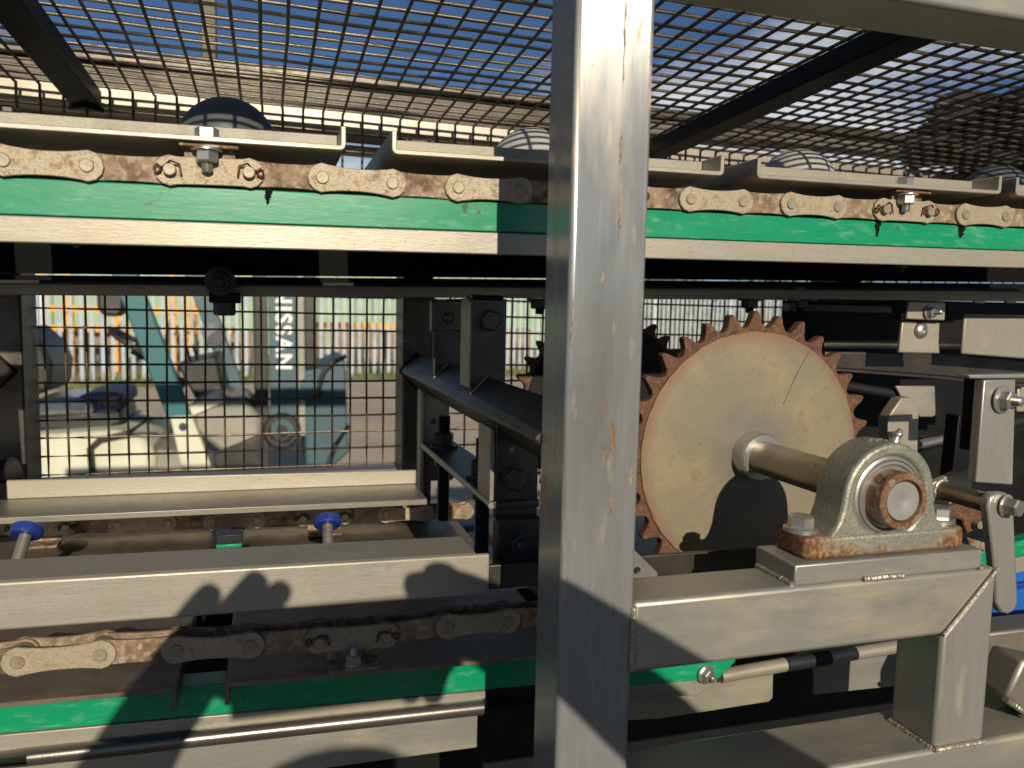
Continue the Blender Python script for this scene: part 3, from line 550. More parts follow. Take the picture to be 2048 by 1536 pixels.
# cups standing on the slats
mat('cup_plastic', (0.075, 0.08, 0.085), 0.42, 0.0, [((0.14, 0.14, 0.135), 40, 0.5, 0.75, U, 0.5)], (700, 0.12, U), 0.08, 60)
mat('cup_lit', (0.40, 0.39, 0.36), 0.35, 0.1, [((0.45, 0.42, 0.36), 40, 0.5, 0.75, U, 0.5)], (700, 0.08, U))  # paler copy of the dome plastic, stronger light put into the colour
for k, ((u, v), lab) in enumerate((((455, 196), 'dark dome above the left slat, crossed by mesh shadows'), ((1066, 256), 'dome half hidden behind the front post'), ((1597, 299), 'dome above the slat right of the post, bright light put into its pale shell'), ((1993, 331), 'dome at the far right above the last slats'))):
    p = aY(u, v, 1.0); R = 0.056; zc = p.z - R
    t = thing('product_dome', lab, 'dome', (p.x, 1.0, p.z-0.10), 'domes carried by the upper slats')
    prof = [(-0.055, R*1.03), (-0.02, R*1.03), (-0.018, R)] + [(R*math.sin(a), R*math.cos(a)) for a in [PI/2*i/10 for i in range(11)]]
    obj('shell', lathe(NB(), (p.x, 1.0, zc), (0, 0, 1), prof, 48), 'cup_lit' if k in (1, 2) else 'cup_plastic', t)
    obj('rim', lathe(NB(), (p.x, 1.0, zc), (0, 0, 1), [(-0.0565, R*1.0), (-0.0565, R*1.10), (-0.050, R*1.10), (-0.050, R*1.0)], 48, True), 'cup_plastic', t)

# ================================================================== LOWER RUN
ln_t = line_at((0, 1165), (980, 1108), 0.70); ln_b = line_at((0, 1262), (980, 1190), 0.70)
la = thing('lower_angle_rail', 'long pale steel angle across the lower left, catching the shadow of two hands', 'rail', (0.0, 0.70, 1.15))
XE = aY(980, 1108, 0.70).x
obj('face', tbox(NB(), -0.55, XE, 0.70, 0.7055, ln_b(-0.55), ln_t(-0.55), ln_b(XE), ln_t(XE)), 'steel_x', la, 0.0022, 3)
obj('top_leg', tbox(NB(), -0.55, XE-0.012, 0.7058, 0.764, ln_t(-0.55)-0.0052, ln_t(-0.55)-0.0003, ln_t(XE)-0.0052, ln_t(XE)-0.0003), 'steel_x', la, 0.001)
obj('dark_tail', tbox(NB(), XE+0.0004, 0.62, 0.703, 0.709, ln_b(XE)+0.004, ln_t(XE)-0.012, ln_b(0.62)+0.004, ln_t(0.62)-0.012), 'steel_dark', la, 0.001)
lf = thing('far_lower_angle_rail', 'second pale steel angle behind the lower one, above the far chain', 'rail', (0.0, 1.10, 1.15))
ft = line_at((10, 961), (832, 940), 1.10); fb = line_at((0, 1000), (835, 968), 1.10); XF = aY(833, 950, 1.10).x
obj('upright_leg', tbox(NB(), aY(12, 960, 1.10).x, XF, 1.10, 1.105, fb(-0.31), ft(-0.31), fb(XF), ft(XF)), 'steel_x', lf, 0.0015)
obj('flat_leg', tbox(NB(), -0.62, XF-0.002, 1.0130, 1.0996, fb(-0.62)-0.0045, fb(-0.62)+0.0005, fb(XF)-0.0045, fb(XF)+0.0005), 'steel_dull', lf, 0.001)
obj('lip', tbox(NB(), -0.62, XF-0.002, 1.0080, 1.0126, fb(-0.62)-0.0075, fb(-0.62)+0.0005, fb(XF)-0.0075, fb(XF)+0.0005), 'steel_dull', lf, 0.001)
# pins with blue plastic washers under the far angle
for k, ((u, v), (u2, v2), lab) in enumerate((((55, 1058), (38, 1114), 'blue washer on a steel pin at the far left of the lower run'), ((655, 1040), (656, 1086), 'blue washer on a steel pin right of the small green block'), ((738, 1108), (738, 1130), 'blue and steel pin end peeping over the lower angle'))):
    yy = 0.975 if k < 2 else 0.775
    a = aY(u, v, yy); b = aY(u2, v2, yy-0.02 if k < 2 else yy); d = (b-a).normalized()
    t = thing('roller_pin', lab, 'pin', a, 'pins with blue washers')
    r = 0.0165 if k < 2 else 0.011
    obj('washer', lathe(NB(), a, d, [(-0.004, 0), (-0.004, r*0.80), (-0.002, r*0.97), (0.006, r), (0.008, r*0.9), (0.008, 0.008)], 36), 'blue_plastic', t)
    obj('pin', lathe(NB(), a, d, [(-0.0035, 0.0), (-0.0035, 0.0065), (0.075 if k < 2 else 0.03, 0.0065), (0.075 if k < 2 else 0.03, 0)], 20), 'steel_dull', t)
# slats hanging on the return run
zl = line_at((0, 1408), (1070, 1312), SY)
e1, e2 = sx(353, 1390), sx(449, 1380)
for xa, xb, bu, lab in ((e1-0.330, e1, None, 'return slat at the lower left, brown and lit by the sun'), (e2, e2+0.330, 708, 'return slat hanging under the bolted chain tab, in shadow'), (e2+0.363, e2+0.690, None, 'return slat under the sprocket')):
    xm = (xa+xb)/2; slat('hanging_tray', lab, xa, xb, zl(xm)+0.0005, SY, 1.235, 'slats of the return run', False, 'tray_brown', sx(bu, 1320) if bu else None, False, -0.022)
# lower green strip, its steel support and the rounded edge below
gt_, gb_ = line_at((0, 1404), (1070, 1316), 0.752), line_at((0, 1468), (1060, 1372), 0.752)
lr = thing('lower_rail', 'green wear strip under the return slats on a steel plate with a rolled edge', 'rail', (0.0, 0.752, 1.0))
XG = 0.285
obj('wear_strip', tbox(NB(), -0.55, XG, 0.752, 0.780, gb_(-0.55), gt_(-0.55), gb_(XG), gt_(XG)), 'green', lr, 0.001)
sb_ = line_at((0, 1509), (965, 1402), 0.750)
XS = aY(972, 1390, 0.750).x
obj('support_plate', tbox(NB(), -0.55, XS, 0.7505, 0.756, sb_(-0.55)-0.004, gb_(-0.55)-0.0004, sb_(XS)-0.004, gb_(XS)-0.0004), 'steel_x', lr, 0.0008)
pa = line_at((0, 1527), (965, 1420), 0.742); XP = aY(968, 1420, 0.742).x
obj('rolled_edge', tube(NB(), [(-0.55, 0.748, pa(-0.55)), (-0.2, 0.748, pa(-0.2)), (0.0, 0.748, pa(0)), (XP, 0.748, pa(XP))], 0.0078, 20), 'rolled', lr)
obj('skirt', tbox(NB(), -0.55, aY(957, 1470, 0.752).x, 0.7565, 0.7615, 0.955, pa(-0.55)-0.004, aY(957, 1500, 0.752).z, pa(XP)-0.004), 'steel_beam', lr, 0.001)
bm = NB(); 
obj('dark_edge', tube(bm, [(XP+0.0006, 0.752, pa(XP)), (0.47, 0.752, pa(0.47)-0.002)], 0.0078, 16), 'black_plastic', lr)

# ================================================================== GUARD CAGE
def zroof(x, y): return 1.712 - 0.035*(y-1.35) - 0.012*(x+0.35)
PIT, WX0 = 0.031, -0.3477
WR = 0.0022
def wire_mesh(a, b, r=WR, n_var=5):
    """a few slightly bent copies of the same wire"""
    a, b = Vector(a), Vector(b); n = max(3, int((b-a).length/0.06)); res = []; d, s1, s2 = frame_of(b-a)
    for k in range(n_var):
        bm = NB(); sd_ = random.uniform(0, 50)
        tube(bm, [a.lerp(b, i/n) + (s1*noise.noise(Vector((i*0.35, sd_, 0))) + s2*noise.noise(Vector((i*0.35, 0, sd_))))*0.0022 for i in range(n+1)], r, 6)
        me = bpy.data.meshes.new('wire'); bm.to_mesh(me); bm.free(); finish(me, 'mesh_wire', True, 60); res.append(me)
    return res
def put_wire(me, loc, parent):
    o = bpy.data.objects.new('wire', random.choice(me)); C.objects.link(o); o.parent = parent; o.location = Vector(loc) - root_loc(parent); return o
XA, XB = WX0 - PIT*22, WX0 + PIT*96
rm = thing('roof_mesh', 'rusty welded wire mesh forming the roof of the guard, sky behind it', 'mesh panel', (0.5, 1.35, 1.70))
me = wire_mesh((0, 0.555, zroof(0, 0.555)-zroof(0, 1.35)), (0, 1.35, 0))
for k in range(-22, 97):
    x = WX0 + PIT*k; put_wire(me, (x, random.uniform(-0.002, 0.002), zroof(x, 1.35)), rm)
me = wire_mesh((XA, 0, zroof(XA, 0)-zroof(0, 0)), (XB, 0, zroof(XB, 0)-zroof(0, 0)))
for j in range(0, 26):
    y = 1.35 - PIT*j - 0.004; put_wire(me, (0, y, zroof(0, y)+0.003 + random.uniform(-0.0006, 0.0006)), rm)
bw = thing('back_mesh', 'upright band of wire mesh along the back, just under the mesh roof', 'mesh panel', (0.5, 1.352, 1.70))
me = wire_mesh((0, 0, -0.235), (0, 0, 0))
for k in range(-22, 97):
    x = WX0 + PIT*k; put_wire(me, (x, 1.352, zroof(x, 1.35)), bw)
me = wire_mesh((XA, 0, zroof(XA, 0)-zroof(0, 0)), (XB, 0, zroof(XB, 0)-zroof(0, 0)))
for j in range(1, 8): put_wire(me, (0, 1.3555, zroof(0, 1.35)-PIT*j*0.93), bw)
# lower window panels
def window(lab, xa, xb, za, zb, x_anchor, z_anchor, p, y):
    t = thing('window_mesh', lab, 'mesh panel', ((xa+xb)/2, y, za), 'mesh panels below the conveyor')
    me = wire_mesh((0, 0, za), (0, 0, zb), 0.0019); k0 = int((xa-x_anchor)/p)-1
    x = x_anchor + k0*p
    while x < xb:
        if x > xa: put_wire(me, (x, y, 0), t)
        x += p
    me = wire_mesh((xa, 0, 0), (xb, 0, 0), 0.0019); z = z_anchor - 40*p
    while z < zb:
        if z > za: put_wire(me, (0, y+0.003, z), t)
        z += p
a = aY(400+40*0.2604, 560+650*0.2604, 1.352)
window('square wire mesh window with the forklift behind it', -0.332, 0.212, 1.10, 1.43, a.x, a.z, 0.0282, 1.352)
window('wire mesh window behind the sprockets, fence showing through', 0.252, 1.02, 1.10, 1.43, a.x, a.z, 0.0282, 1.352)
# back frame: posts, top beam and the outer strip
bf = thing('guard_frame', 'dark steel frame of the guard along the back, with posts beside the mesh window', 'frame', (0.2, 1.30, GROUND))
obj('post', box(NB(), 0.205, 0.2535, 1.268, 1.348, GROUND, 1.660), 'steel_dark', bf, 0.003, 2)
obj('post', box(NB(), -0.395, -0.3288, 1.268, 1.348, GROUND, 1.660), 'steel_dark', bf, 0.003, 2)
obj('post', box(NB(), 1.02, 1.075, 1.268, 1.348, GROUND, 1.660), 'steel_dark', bf, 0.003, 2)
def xtilt(bm, x0, x1, y0, y1, z0, z1):   # a bar that follows the slight fall of the roof to the right
    t = -0.012; return tbox(bm, x0, x1, y0, y1, z0+t*(x0+0.35), z1+t*(x0+0.35), z0+t*(x1+0.35), z1+t*(x1+0.35))
obj('top_beam', xtilt(NB(), -1.1, 2.7, 1.372, 1.482, 1.6925, 1.7245), 'steel_x', bf, 0.002, 2)
obj('outer_strip', xtilt(NB(), -1.1, 2.7, 1.486, 1.52, 1.676, 1.6905), 'steel_x', bf, 0.002, 2)
obj('sill', box(NB(), -0.3286, 0.2048, 1.31, 1.346, 1.06, 1.1305), 'steel_dull', bf, 0.002, 2)
for nm, x0, x1, sd_ in (('purlin', -0.275, -0.2335, 1), ('purlin', 0.640, 0.681, -1)):
    za = zroof(x0, 0.6)-0.004; zb = zroof(x0, 1.345)-0.004
    bm = NB()
    V = [(x0, 0.600, za-0.026), (x1, 0.600, za-0.026), (x1, 0.600, za), (x0, 0.600, za)]; W_ = [(x0, 1.345, zb-0.026), (x1, 1.345, zb-0.026), (x1, 1.345, zb), (x0, 1.345, zb)]
    A = [bm.verts.new(p) for p in V]; B = [bm.verts.new(p) for p in W_]
    bm.faces.new(A); bm.faces.new(B[::-1])
    for i in range(4): bm.faces.new((A[i], B[i], B[(i+1) % 4], A[(i+1) % 4]))
    obj(nm, bm, 'shade_black', bf, 0.003, 2)
# the triangular gusset where the left purlin lands
p = [(-0.279, 1.3465), (-0.2305, 1.3465), (-0.252, 1.318)]
obj('gusset', prism(NB(), p, 'z', 1.676, 1.6835), 'shade_black', bf, 0.001)
# cable laid over the roof at right
mat('black_cable', (0.004, 0.004, 0.0045), 0.7, 0.0, (), (200, 0.1, U))
cc = thing('cable_bundle', 'tangled bundle of black cable lying on the mesh roof at right', 'cable', (1.25, 1.15, 1.72))
rr_ = random.Random(5)
c0 = aZ(2010, 275, 1.76)
for k in range(22):
    R1, R2 = rr_.uniform(0.06, 0.17), rr_.uniform(0.04, 0.09); ox, oy, oz = c0.x + 0.06 + rr_.uniform(-0.05, 0.06), c0.y + rr_.uniform(-0.05, 0.05), 1.722 + 0.005*k; ph = rr_.uniform(0, 6)
    pts = [(ox + R1*math.cos(t_ + ph), oy + R2*math.sin(t_+ph*0.3), oz + 0.018*math.sin(3*t_+ph)) for t_ in [2*PI*i/26*1.02 for i in range(27)]]
    obj('loop', tube(NB(), pts, rr_.uniform(0.012, 0.020), 8), 'black_cable', cc)
pts = [(c0.x-0.16+0.02*i, c0.y-0.05+0.01*i+0.03*math.sin(i), 1.73+0.012*math.sin(i*1.7)) for i in range(12)]
obj('cable_tail', tube(NB(), pts, 0.006, 8), 'black_cable', cc)

# ================================================================== CROSS TUBE, HANGERS, TENSIONER (behind the front post)
ct = thing('cross_tube', 'square tube turned on edge, running back from the front post below the hangers', 'tube', (0.229, 0.93, 1.297))
h = 0.029
obj('body', prism(NB(), [(0.229-h, 1.297), (0.229, 1.297+h), (0.229+h, 1.297), (0.229, 1.297-h)], 'y', FY1+0.0005, 1.2675), 'steel_dark', ct, 0.003, 3)
weld(ct, [(0.229-h, 1.2665, 1.297), (0.229, 1.2665, 1.297+h)], 0.003, 'shade_black')
weld(ct, [(0.229-h, 1.2665, 1.297), (0.229, 1.2665, 1.297-h)], 0.003, 'shade_black')
cl_ = thing('cross_tube', 'end of a square tube meeting the back post at the far left', 'tube', (-0.362, 1.1, 1.297))
obj('body', prism(NB(), [(-0.366-h, 1.297), (-0.366, 1.297+h), (-0.366+h, 1.297), (-0.366, 1.297-h)], 'y', 0.8, 1.2675), 'steel_dark', cl_, 0.003, 3)
weld(cl_, [(-0.366, 1.2665, 1.297+h), (-0.366+h, 1.2665, 1.297), (-0.366, 1.2665, 1.297-h)], 0.003, 'shade_black')
st_ = thing('stub_tube', 'short dark round tube at the left end of the far angle', 'tube', (-0.34, 1.18, 1.16))
obj('body', cyl(NB(), (-0.39, 1.16, 1.160), (-0.3285, 1.215, 1.170), 0.016, 24), 'steel_dark', st_)
def vnotch(xc, hw, ztop, zc, apex_up=True, fh=0.0295):
    """plate outline standing on (or hanging from) the ridge of the cross tube"""
    if apex_up: return [(xc-hw, ztop), (xc+hw, ztop), (xc+hw, zc+fh-hw), (xc, zc+fh), (xc-hw, zc+fh-hw)]
    return [(xc-hw, zc-fh+hw), (xc, zc-fh), (xc+hw, zc-fh+hw), (xc+hw, ztop), (xc-hw, ztop)]
hg = thing('hanger_plate', 'steel hanger with a large hex bolt, standing on the tube beside the front post', 'hanger', (0.229, 0.84, 1.33), 'hangers on the cross tube')
za = aY(975, 597, 0.84).z
obj('plate', prism(NB(), vnotch(0.229, 0.0200, za, 1.297), 'y', 0.840, 0.846), 'steel_dark', hg, 0.0012)
obj('flange', box(NB(), 0.2085, 0.2135, 0.8464, 0.886, 1.312, za), 'steel_dull', hg, 0.0012)
obj('flange', box(NB(), 0.2445, 0.2495, 0.8464, 0.886, 1.312, za), 'steel_dark', hg, 0.0012)
p = aY(978, 641, 0.84); bolt(hg, (p.x, 0.8398, p.z), (0, -1, 0), 0.0205, 0.009, (0.0122, 0.0015), 0, 'steel_dark', 0.2)
p = aY(935, 590, 0.84); q = aY(1005, 592, 0.84); weld(hg, [(p.x, 0.838, za+0.001), (q.x, 0.838, za+0.001)], 0.0035, 'shade_black')
weld(hg, [(0.2085, 0.8385, 1.3055), (0.229, 0.8385, 1.3265)], 0.0016, 'steel_dull')
hb = thing('hanger_plate', 'darker hanger with a round bolt end, behind the hex bolted one', 'hanger', (0.229, 1.04, 1.33), 'hangers on the cross tube')
zb = aY(898, 600, 1.04).z
obj('plate', prism(NB(), vnotch(0.229, 0.0205, zb-0.04, 1.297), 'y', 1.040, 1.046), 'steel_dark', hb, 0.0012)
obj('cleat', box(NB(), 0.2075, 0.2505, 1.0465, 1.066, aY(898, 665, 1.04).z, zb), 'steel_dark', hb, 0.002)
p = aY(900, 636, 1.04); obj('bolt_end', lathe(NB(), (p.x, 1.0462, p.z), (0, -1, 0), [(0, 0.0075), (0.004, 0.0075), (0.005, 0.006), (0.005, 0)], 24), 'steel_dark', hb)
weld(hb, [(0.2085, 1.0385, 1.3055), (0.229, 1.0385, 1.3265)], 0.0016, 'steel_dull')
nl = thing('lower_hanger', 'dull drop plate with hex bolt and lower nut, left of the front post', 'hanger', (0.229, 0.73, 1.10), 'drop plates below the cross tube')
xa, xb = aY(990, 960, 0.73).x, aY(1076, 960, 0.73).x
zt, zm, zbm = aY(1030, 832, 0.73).z, aY(1030, 1033, 0.73).z, aY(1030, 1138, 0.722).z
obj('plate', prism(NB(), [(xa, aY(990, 828, 0.73).z), (xb, aY(1076, 862, 0.73).z), (xb, zm), (xa, zm)], 'y', 0.730, 0.737), 'steel_dark', nl, 0.0015)
obj('foot_plate', box(NB(), xa+0.0002, xb+0.002, 0.722, 0.736, zbm, zm-0.0006), 'steel_dark', nl, 0.002)
obj('side_flange', box(NB(), xa-0.0056, xa-0.0004, 0.730, 0.775, aY(985, 1003, 0.73).z, aY(985, 856, 0.73).z), 'steel_dull', nl, 0.0012)
p = aY(1029, 956, 0.73); bolt(nl, (p.x, 0.7298, p.z), (0, -1, 0), 0.0205, 0.009, (0.0122, 0.0015), 0, 'steel_dark', 0.25)
p = aY(1024, 899, 0.73); obj('rivet', lathe(NB(), (p.x, 0.7302, p.z), (0, -1, 0), [(0, 0.0028), (0.0008, 0.0024), (0.001, 0)], 14), 'steel_dull', nl)
p = aY(1037, 1086, 0.722); bolt(nl, (p.x, 0.7218, p.z), (0, -1, 0), 0.0190, 0.009, (0.0118, 0.0018), 0.006, 'black_nut', 0.4)
fl = thing('lower_hanger', 'far drop plate lit along its left edge, below the square tube', 'hanger', (0.229, 1.14, 1.10), 'drop plates below the cross tube')
xa2, xb2 = aY(836, 850, 1.14).x, aY(895, 850, 1.14).x
obj('plate', box(NB(), xa2+0.005, xb2, 1.140, 1.147, aY(866, 958, 1.14).z, aY(866, 778, 1.14).z), 'steel_dull', fl, 0.0015)
obj('flange', box(NB(), xa2, xa2+0.0047, 1.118, 1.147, aY(840, 990, 1.14).z, aY(840, 778, 1.14).z), 'steel_x', fl, 0.0012)
p = aY(867, 843, 1.14); obj('rivet', lathe(NB(), (p.x, 1.1398, p.z), (0, -1, 0), [(0, 0.0045), (0.001, 0.004), (0.0012, 0)], 14), 'steel_dark', fl)
obj('foot_plate', box(NB(), xa2+0.003, xb2+0.006, 1.124, 1.1395, aY(866, 962, 1.125).z, aY(866, 905, 1.125).z), 'steel_dark', fl, 0.002)
# tensioner shelf with two threaded studs
ts = thing('tensioner_shelf', 'narrow dark shelf with two threaded studs and nuts between the drop plates', 'bracket', (0.228, 0.93, 1.208))
zsf = aX(840, 884, 0.2045).z
za_, zb_ = aX(842, 884, 0.2045), aX(985, 1004, 0.2045)
bm = NB()
xs0, xs1 = 0.2045, 0.252
V = [(xs0, za_.y, za_.z), (xs1, za_.y, za_.z), (xs1, zb_.y, zb_.z), (xs0, zb_.y, zb_.z)]
A = [bm.verts.new(v) for v in V]; B = [bm.verts.new((v[0], v[1], v[2]-0.0075)) for v in V]
bm.faces.new(A); bm.faces.new(B[::-1])
for i in range(4): bm.faces.new((A[i], B[i], B[(i+1) % 4], A[(i+1) % 4]))
obj('shelf', bm, 'steel_dark', ts, 0.001)
obj('front_lip', cyl(NB(), (xs0-0.001, za_.y, za_.z-0.0035), (xs0-0.001, zb_.y, zb_.z-0.0035), 0.0032, 12), 'steel_dull', ts)
for (u, v, yy, hgt) in ((888, 892, 1.05, 0.040), (965, 962, 0.845, 0.046)):
    q = aY(u, v, yy); zt_ = za_.z + (zb_.z-za_.z)*(yy-za_.y)/(zb_.y-za_.y)
    sb = obj('stud', lathe(NB(), (q.x, yy, zt_-0.10), (0, 0, 1), [z_ for i in range(80) for z_ in ((i*0.0018, 0.0085), (i*0.0018+0.0009, 0.0076))], 20), 'black_nut', ts)
    obj('nut', hexhead(NB(), (q.x, yy, zt_+0.004), (0, 0, 1), 0.0235, 0.0165, 0.4), 'black_nut', sb)
    obj('washer', lathe(NB(), (q.x, yy, zt_), (0, 0, 1), [(0, 0.0185), (0.0035, 0.0185), (0.0035, 0.008)], 28), 'black_nut', sb)
    obj('lower_nut', hexhead(NB(), (q.x, yy, zt_-0.024), (0, 0, 1), 0.0235, 0.0145, 0.1), 'black_nut', sb)
# small green block seen between the angles
gb2 = thing('green_block', 'small green plastic block on the return slats between the blue washers', 'block', aY(457, 1085, 0.93))
a, b = aY(432, 1098, 0.90), aY(484, 1062, 0.90)
obj('body', box(NB(), a.x, b.x, 0.90, 0.925, a.z, b.z-0.014), 'green', gb2, 0.001)
obj('dark_cap', box(NB(), a.x, b.x, 0.902, 0.925, b.z-0.0137, b.z-0.004), 'black_plastic', gb2, 0.001)

# ================================================================== MACHINERY AT RIGHT
def quad(*p): return list(p)
mp_ = thing('machine_panel', 'black panel behind the sprocket, shade of the machine inside put into its colour', 'panel', (1.3, 1.225, 0.5))  # coloured black so the machine inside looks shaded
obj('sheet', box(NB(), 0.875, 2.3, 1.2255, 1.2305, 0.55, 1.425), 'shade_black', mp_, 0.001)
obj('fold', box(NB(), 0.872, 2.3, 1.200, 1.2252, 1.405, 1.420), 'steel_dark', mp_, 0.002)
obj('rib', box(NB(), 0.95, 2.3, 1.205, 1.2252, 1.338, 1.352), 'steel_dark', mp_, 0.003)
sk = thing('lower_skirt', 'black sheet below the return run, the shade there put into its colour', 'panel', (0.4, 0.98, 0.2))  # black colour stands in for deep shade under the conveyor
obj('sheet', box(NB(), -0.9, 2.2, 0.980, 0.984, 0.10, 1.030), 'shade_black', sk, 0.001)
ba = thing('small_bracket', 'small steel bracket with a threaded stud, just below the rail at right', 'bracket', aY(1852, 640, 0.88))
plate(ba, 'cleat', [(1818, 603), (1892, 604), (1890, 641), (1814, 638)], 0.880, 0.006, 'steel_x')
p = aY(1856, 626, 0.88); bolt(ba, (p.x, 0.8796, p.z), (0.25, -1, 0.1), 0.0125, 0.008, (0.0095, 0.0015), 0.010, 'steel_bright', 0.3, 'nut')
plate(ba, 'side_web', [(1803, 600), (1816, 600), (1813, 640), (1803, 642)], 0.8865, 0.02, 'shade_black')
bb = thing('screw_plate', 'square steel plate with a dome head screw beside the stud bracket', 'plate', aY(1838, 700, 0.895))
plate(bb, 'sheet', [(1805, 642), (1880, 646), (1878, 686), (1880, 707), (1798, 705)], 0.895, 0.005, 'steel_x')
p = aY(1841, 661, 0.895); obj('screw', lathe(NB(), (p.x, 0.8948, p.z), (0, -1, 0), [(0, 0.0118), (0.002, 0.0112), (0.0052, 0.0075), (0.006, 0.004), (0.004, 0.0036), (0.004, 0)], 28), 'steel_bright', bb)
bc = thing('cover_plate', 'large stained steel cover plate at the right edge under the rail', 'plate', aY(1990, 715, 0.905))
plate(bc, 'sheet', [(1930, 631), (2130, 636), (2130, 724), (1924, 708)], 0.905, 0.005, 'steel_grit', 0.003)
plate(bc, 'rail_shadow_strip', [(1640, 598), (2140, 607), (2140, 632), (1894, 628), (1894, 606), (1640, 606)], 0.925, 0.006, 'shade_black')  # black strip paints the rail's shadow above the plate
for u in (1957, 2020): plate(bc, 'clip', [(u-8, 600), (u+14, 601), (u+12, 607), (u-8, 606)], 0.92, 0.004, 'steel_x', 0.0005)
be = thing('folded_arm', 'dark folded steel arm crossing behind the sprocket teeth at right', 'arm', aY(1850, 740, 0.96))
plate(be, 'web', [(1650, 703), (1890, 706), (2140, 732), (2140, 776), (1880, 752), (1650, 735)], 0.960, 0.008, 'steel_dark', 0.002)
plate(be, 'flange', [(1650, 735.5), (1880, 752.5), (2140, 776.5), (2140, 783), (1880, 758), (1650, 741)], 0.945, 0.02, 'steel_dark', 0.001)
bt = thing('round_bar', 'blue black round bar beside the sprocket teeth', 'bar', aY(1740, 778, 0.99))
a, b = aY(1660, 766, 0.99), aY(1800, 790, 0.99); obj('body', cyl(NB(), a, b, 0.0072, 16), 'black_nut', bt)
bd = thing('rear_tab', 'pale steel tab with a rounded notch behind the chamfered bar', 'tab', aY(1830, 832, 0.99))
plate(bd, 'sheet', [(1792, 772), (1870, 772), (1872, 830), (1866, 834), (1840, 834), (1830, 820), (1806, 800)], 0.975, 0.005, 'steel_x')
bf2 = thing('chamfered_bar', 'upright flat steel bar with chamfered top corners behind the bearing', 'bar', aY(1806, 930, 0.86))
plate(bf2, 'body', [(1773, 960), (1777, 833), (1803, 796), (1825, 795), (1838, 824), (1834, 960)], 0.860, 0.018, 'steel_x')
dk = thing('support_strut', 'black strut with a short bright rod behind the chamfered bar', 'strut', aY(1880, 880, 0.95))
a, b = aY(1836, 888, 0.93), aY(2060, 836, 1.03); obj('strut', cyl(NB(), a, b, 0.011, 18), 'black_nut', dk)
a, b = aY(1838, 889, 0.915), aY(1888, 878, 0.925); obj('rod', cyl(NB(), a, b, 0.0062, 18), 'steel_bright', dk)
bg_ = thing('bolted_hanger', 'bright steel hanger bar with a stud and nut at the right edge', 'hanger', aY(1990, 970, 0.66))
plate(bg_, 'bar', [(1968, 760), (2032, 758), (2026, 970), (1952, 965)], 0.660, 0.012, 'steel_z', 0.0015)
plate(bg_, 'back_bar', [(1942, 757), (1962, 757), (1950, 900), (1932, 900)], 0.690, 0.010, 'shade_black')
plate(bg_, 'cap', [(1938, 750), (2120, 746), (2120, 756), (1940, 757)], 0.655, 0.014, 'steel_z', 0.001)
plate(bg_, 'side_plate', [(2036, 775), (2130, 770), (2130, 822), (2034, 824)], 0.70, 0.006, 'steel_x')
p = aY(2003, 799, 0.66); bolt(bg_, (p.x, 0.6596, p.z), (0.18, -1, 0), 0.0175, 0.010, (0.0150, 0.0020), 0.010, 'steel_bright', 0.15, 'nut')
plate(bg_, 'shade_leg', [(1918, 830), (1948, 830), (1938, 1000), (1900, 1000)], 0.74, 0.02, 'shade_black')
lv = thing('lever_arm', 'flat steel lever with a rounded end, bolted on a short shaft at right', 'lever', aY(2010, 1010, 0.615))
plate(lv, 'arm', [(1976, 1012), (1980, 994), (1993, 986), (2014, 986), (2028, 998), (2032, 1100), (2037, 1205), (2030, 1222), (2018, 1229), (2004, 1226), (1993, 1205), (1988, 1120)], 0.613, 0.011, 'steel_z', 0.0025)
p = aY(2011, 1011, 0.613); bolt(lv, (p.x, 0.6128, p.z), (0.2, -1, 0), 0.0165, 0.013, (0.0118, 0.0018), 0, 'steel_bright', 0.2)
sx_ = aY(2000, 1012, 0.625); yb_ = aX(1888, 977, sx_.x).y
obj('shaft', cyl(NB(), (sx_.x, 0.6245, sx_.z), (sx_.x, yb_+0.01, sx_.z), 0.0105, 28), 'shaft_steel', lv)
obj('collar', cyl(NB(), (sx_.x, 0.6243, sx_.z), (sx_.x, 0.640, sx_.z), 0.0122, 28), 'shaft_steel', lv)
bh = thing('shaft_bracket', 'welded steel plate carrying the lever shaft, right of the bearing', 'bracket', aY(1905, 1000, 0.74))
plate(bh, 'sheet', [(1860, 968), (1935, 934), (1946, 940), (1944, 985), (1900, 1010), (1862, 1005)], yb_+0.002, 0.008, 'steel_x')
c_ = Vector((sx_.x, yb_+0.0015, sx_.z))
weld(bh, [c_ + Vector((0.0115*math.cos(a), 0, 0.0115*math.sin(a))) for a in [PI*0.3 + PI*1.4*i/8 for i in range(9)]], 0.0025)
rg = thing('rusty_lug', 'rusty chain lug half hidden behind the right foot of the bearing', 'lug', aY(1930, 1060, 0.76))
plate(rg, 'lug', [(1888, 1020), (1915, 1008), (1955, 1012), (1968, 1030), (1955, 1058), (1935, 1068), (1925, 1040), (1900, 1035)], 0.76, 0.012, 'rust', 0.002)
p = aY(1948, 1046, 0.76); obj('pin', cyl(NB(), (p.x, 0.750, p.z), (p.x, 0.762, p.z), 0.005, 16), 'pin', rg)
plate(rg, 'tab', [(1935, 1075), (1978, 1088), (1978, 1105), (1940, 1092)], 0.775, 0.006, 'chain_inner')
gr = thing('right_rail_end', 'green wear strip and tan support showing at the right edge beside the lever', 'rail', aY(2060, 1110, 0.86))
plate(gr, 'wear_strip', [(1960, 1105), (2150, 1050), (2150, 1085), (1960, 1135)], 0.86, 0.02, 'green')
plate(gr, 'support', [(1960, 1136), (2150, 1086), (2150, 1118), (1960, 1165)], 0.863, 0.02, 'steel_grit')
bl = thing('blue_crate', 'blue plastic crate side glimpsed at the right edge behind the lever', 'crate', aY(2060, 1230, 0.93))
plate(bl, 'side', [(1985, 1150), (2200, 1110), (2200, 1205), (1985, 1248)], 0.930, 0.03, 'blue_paint')
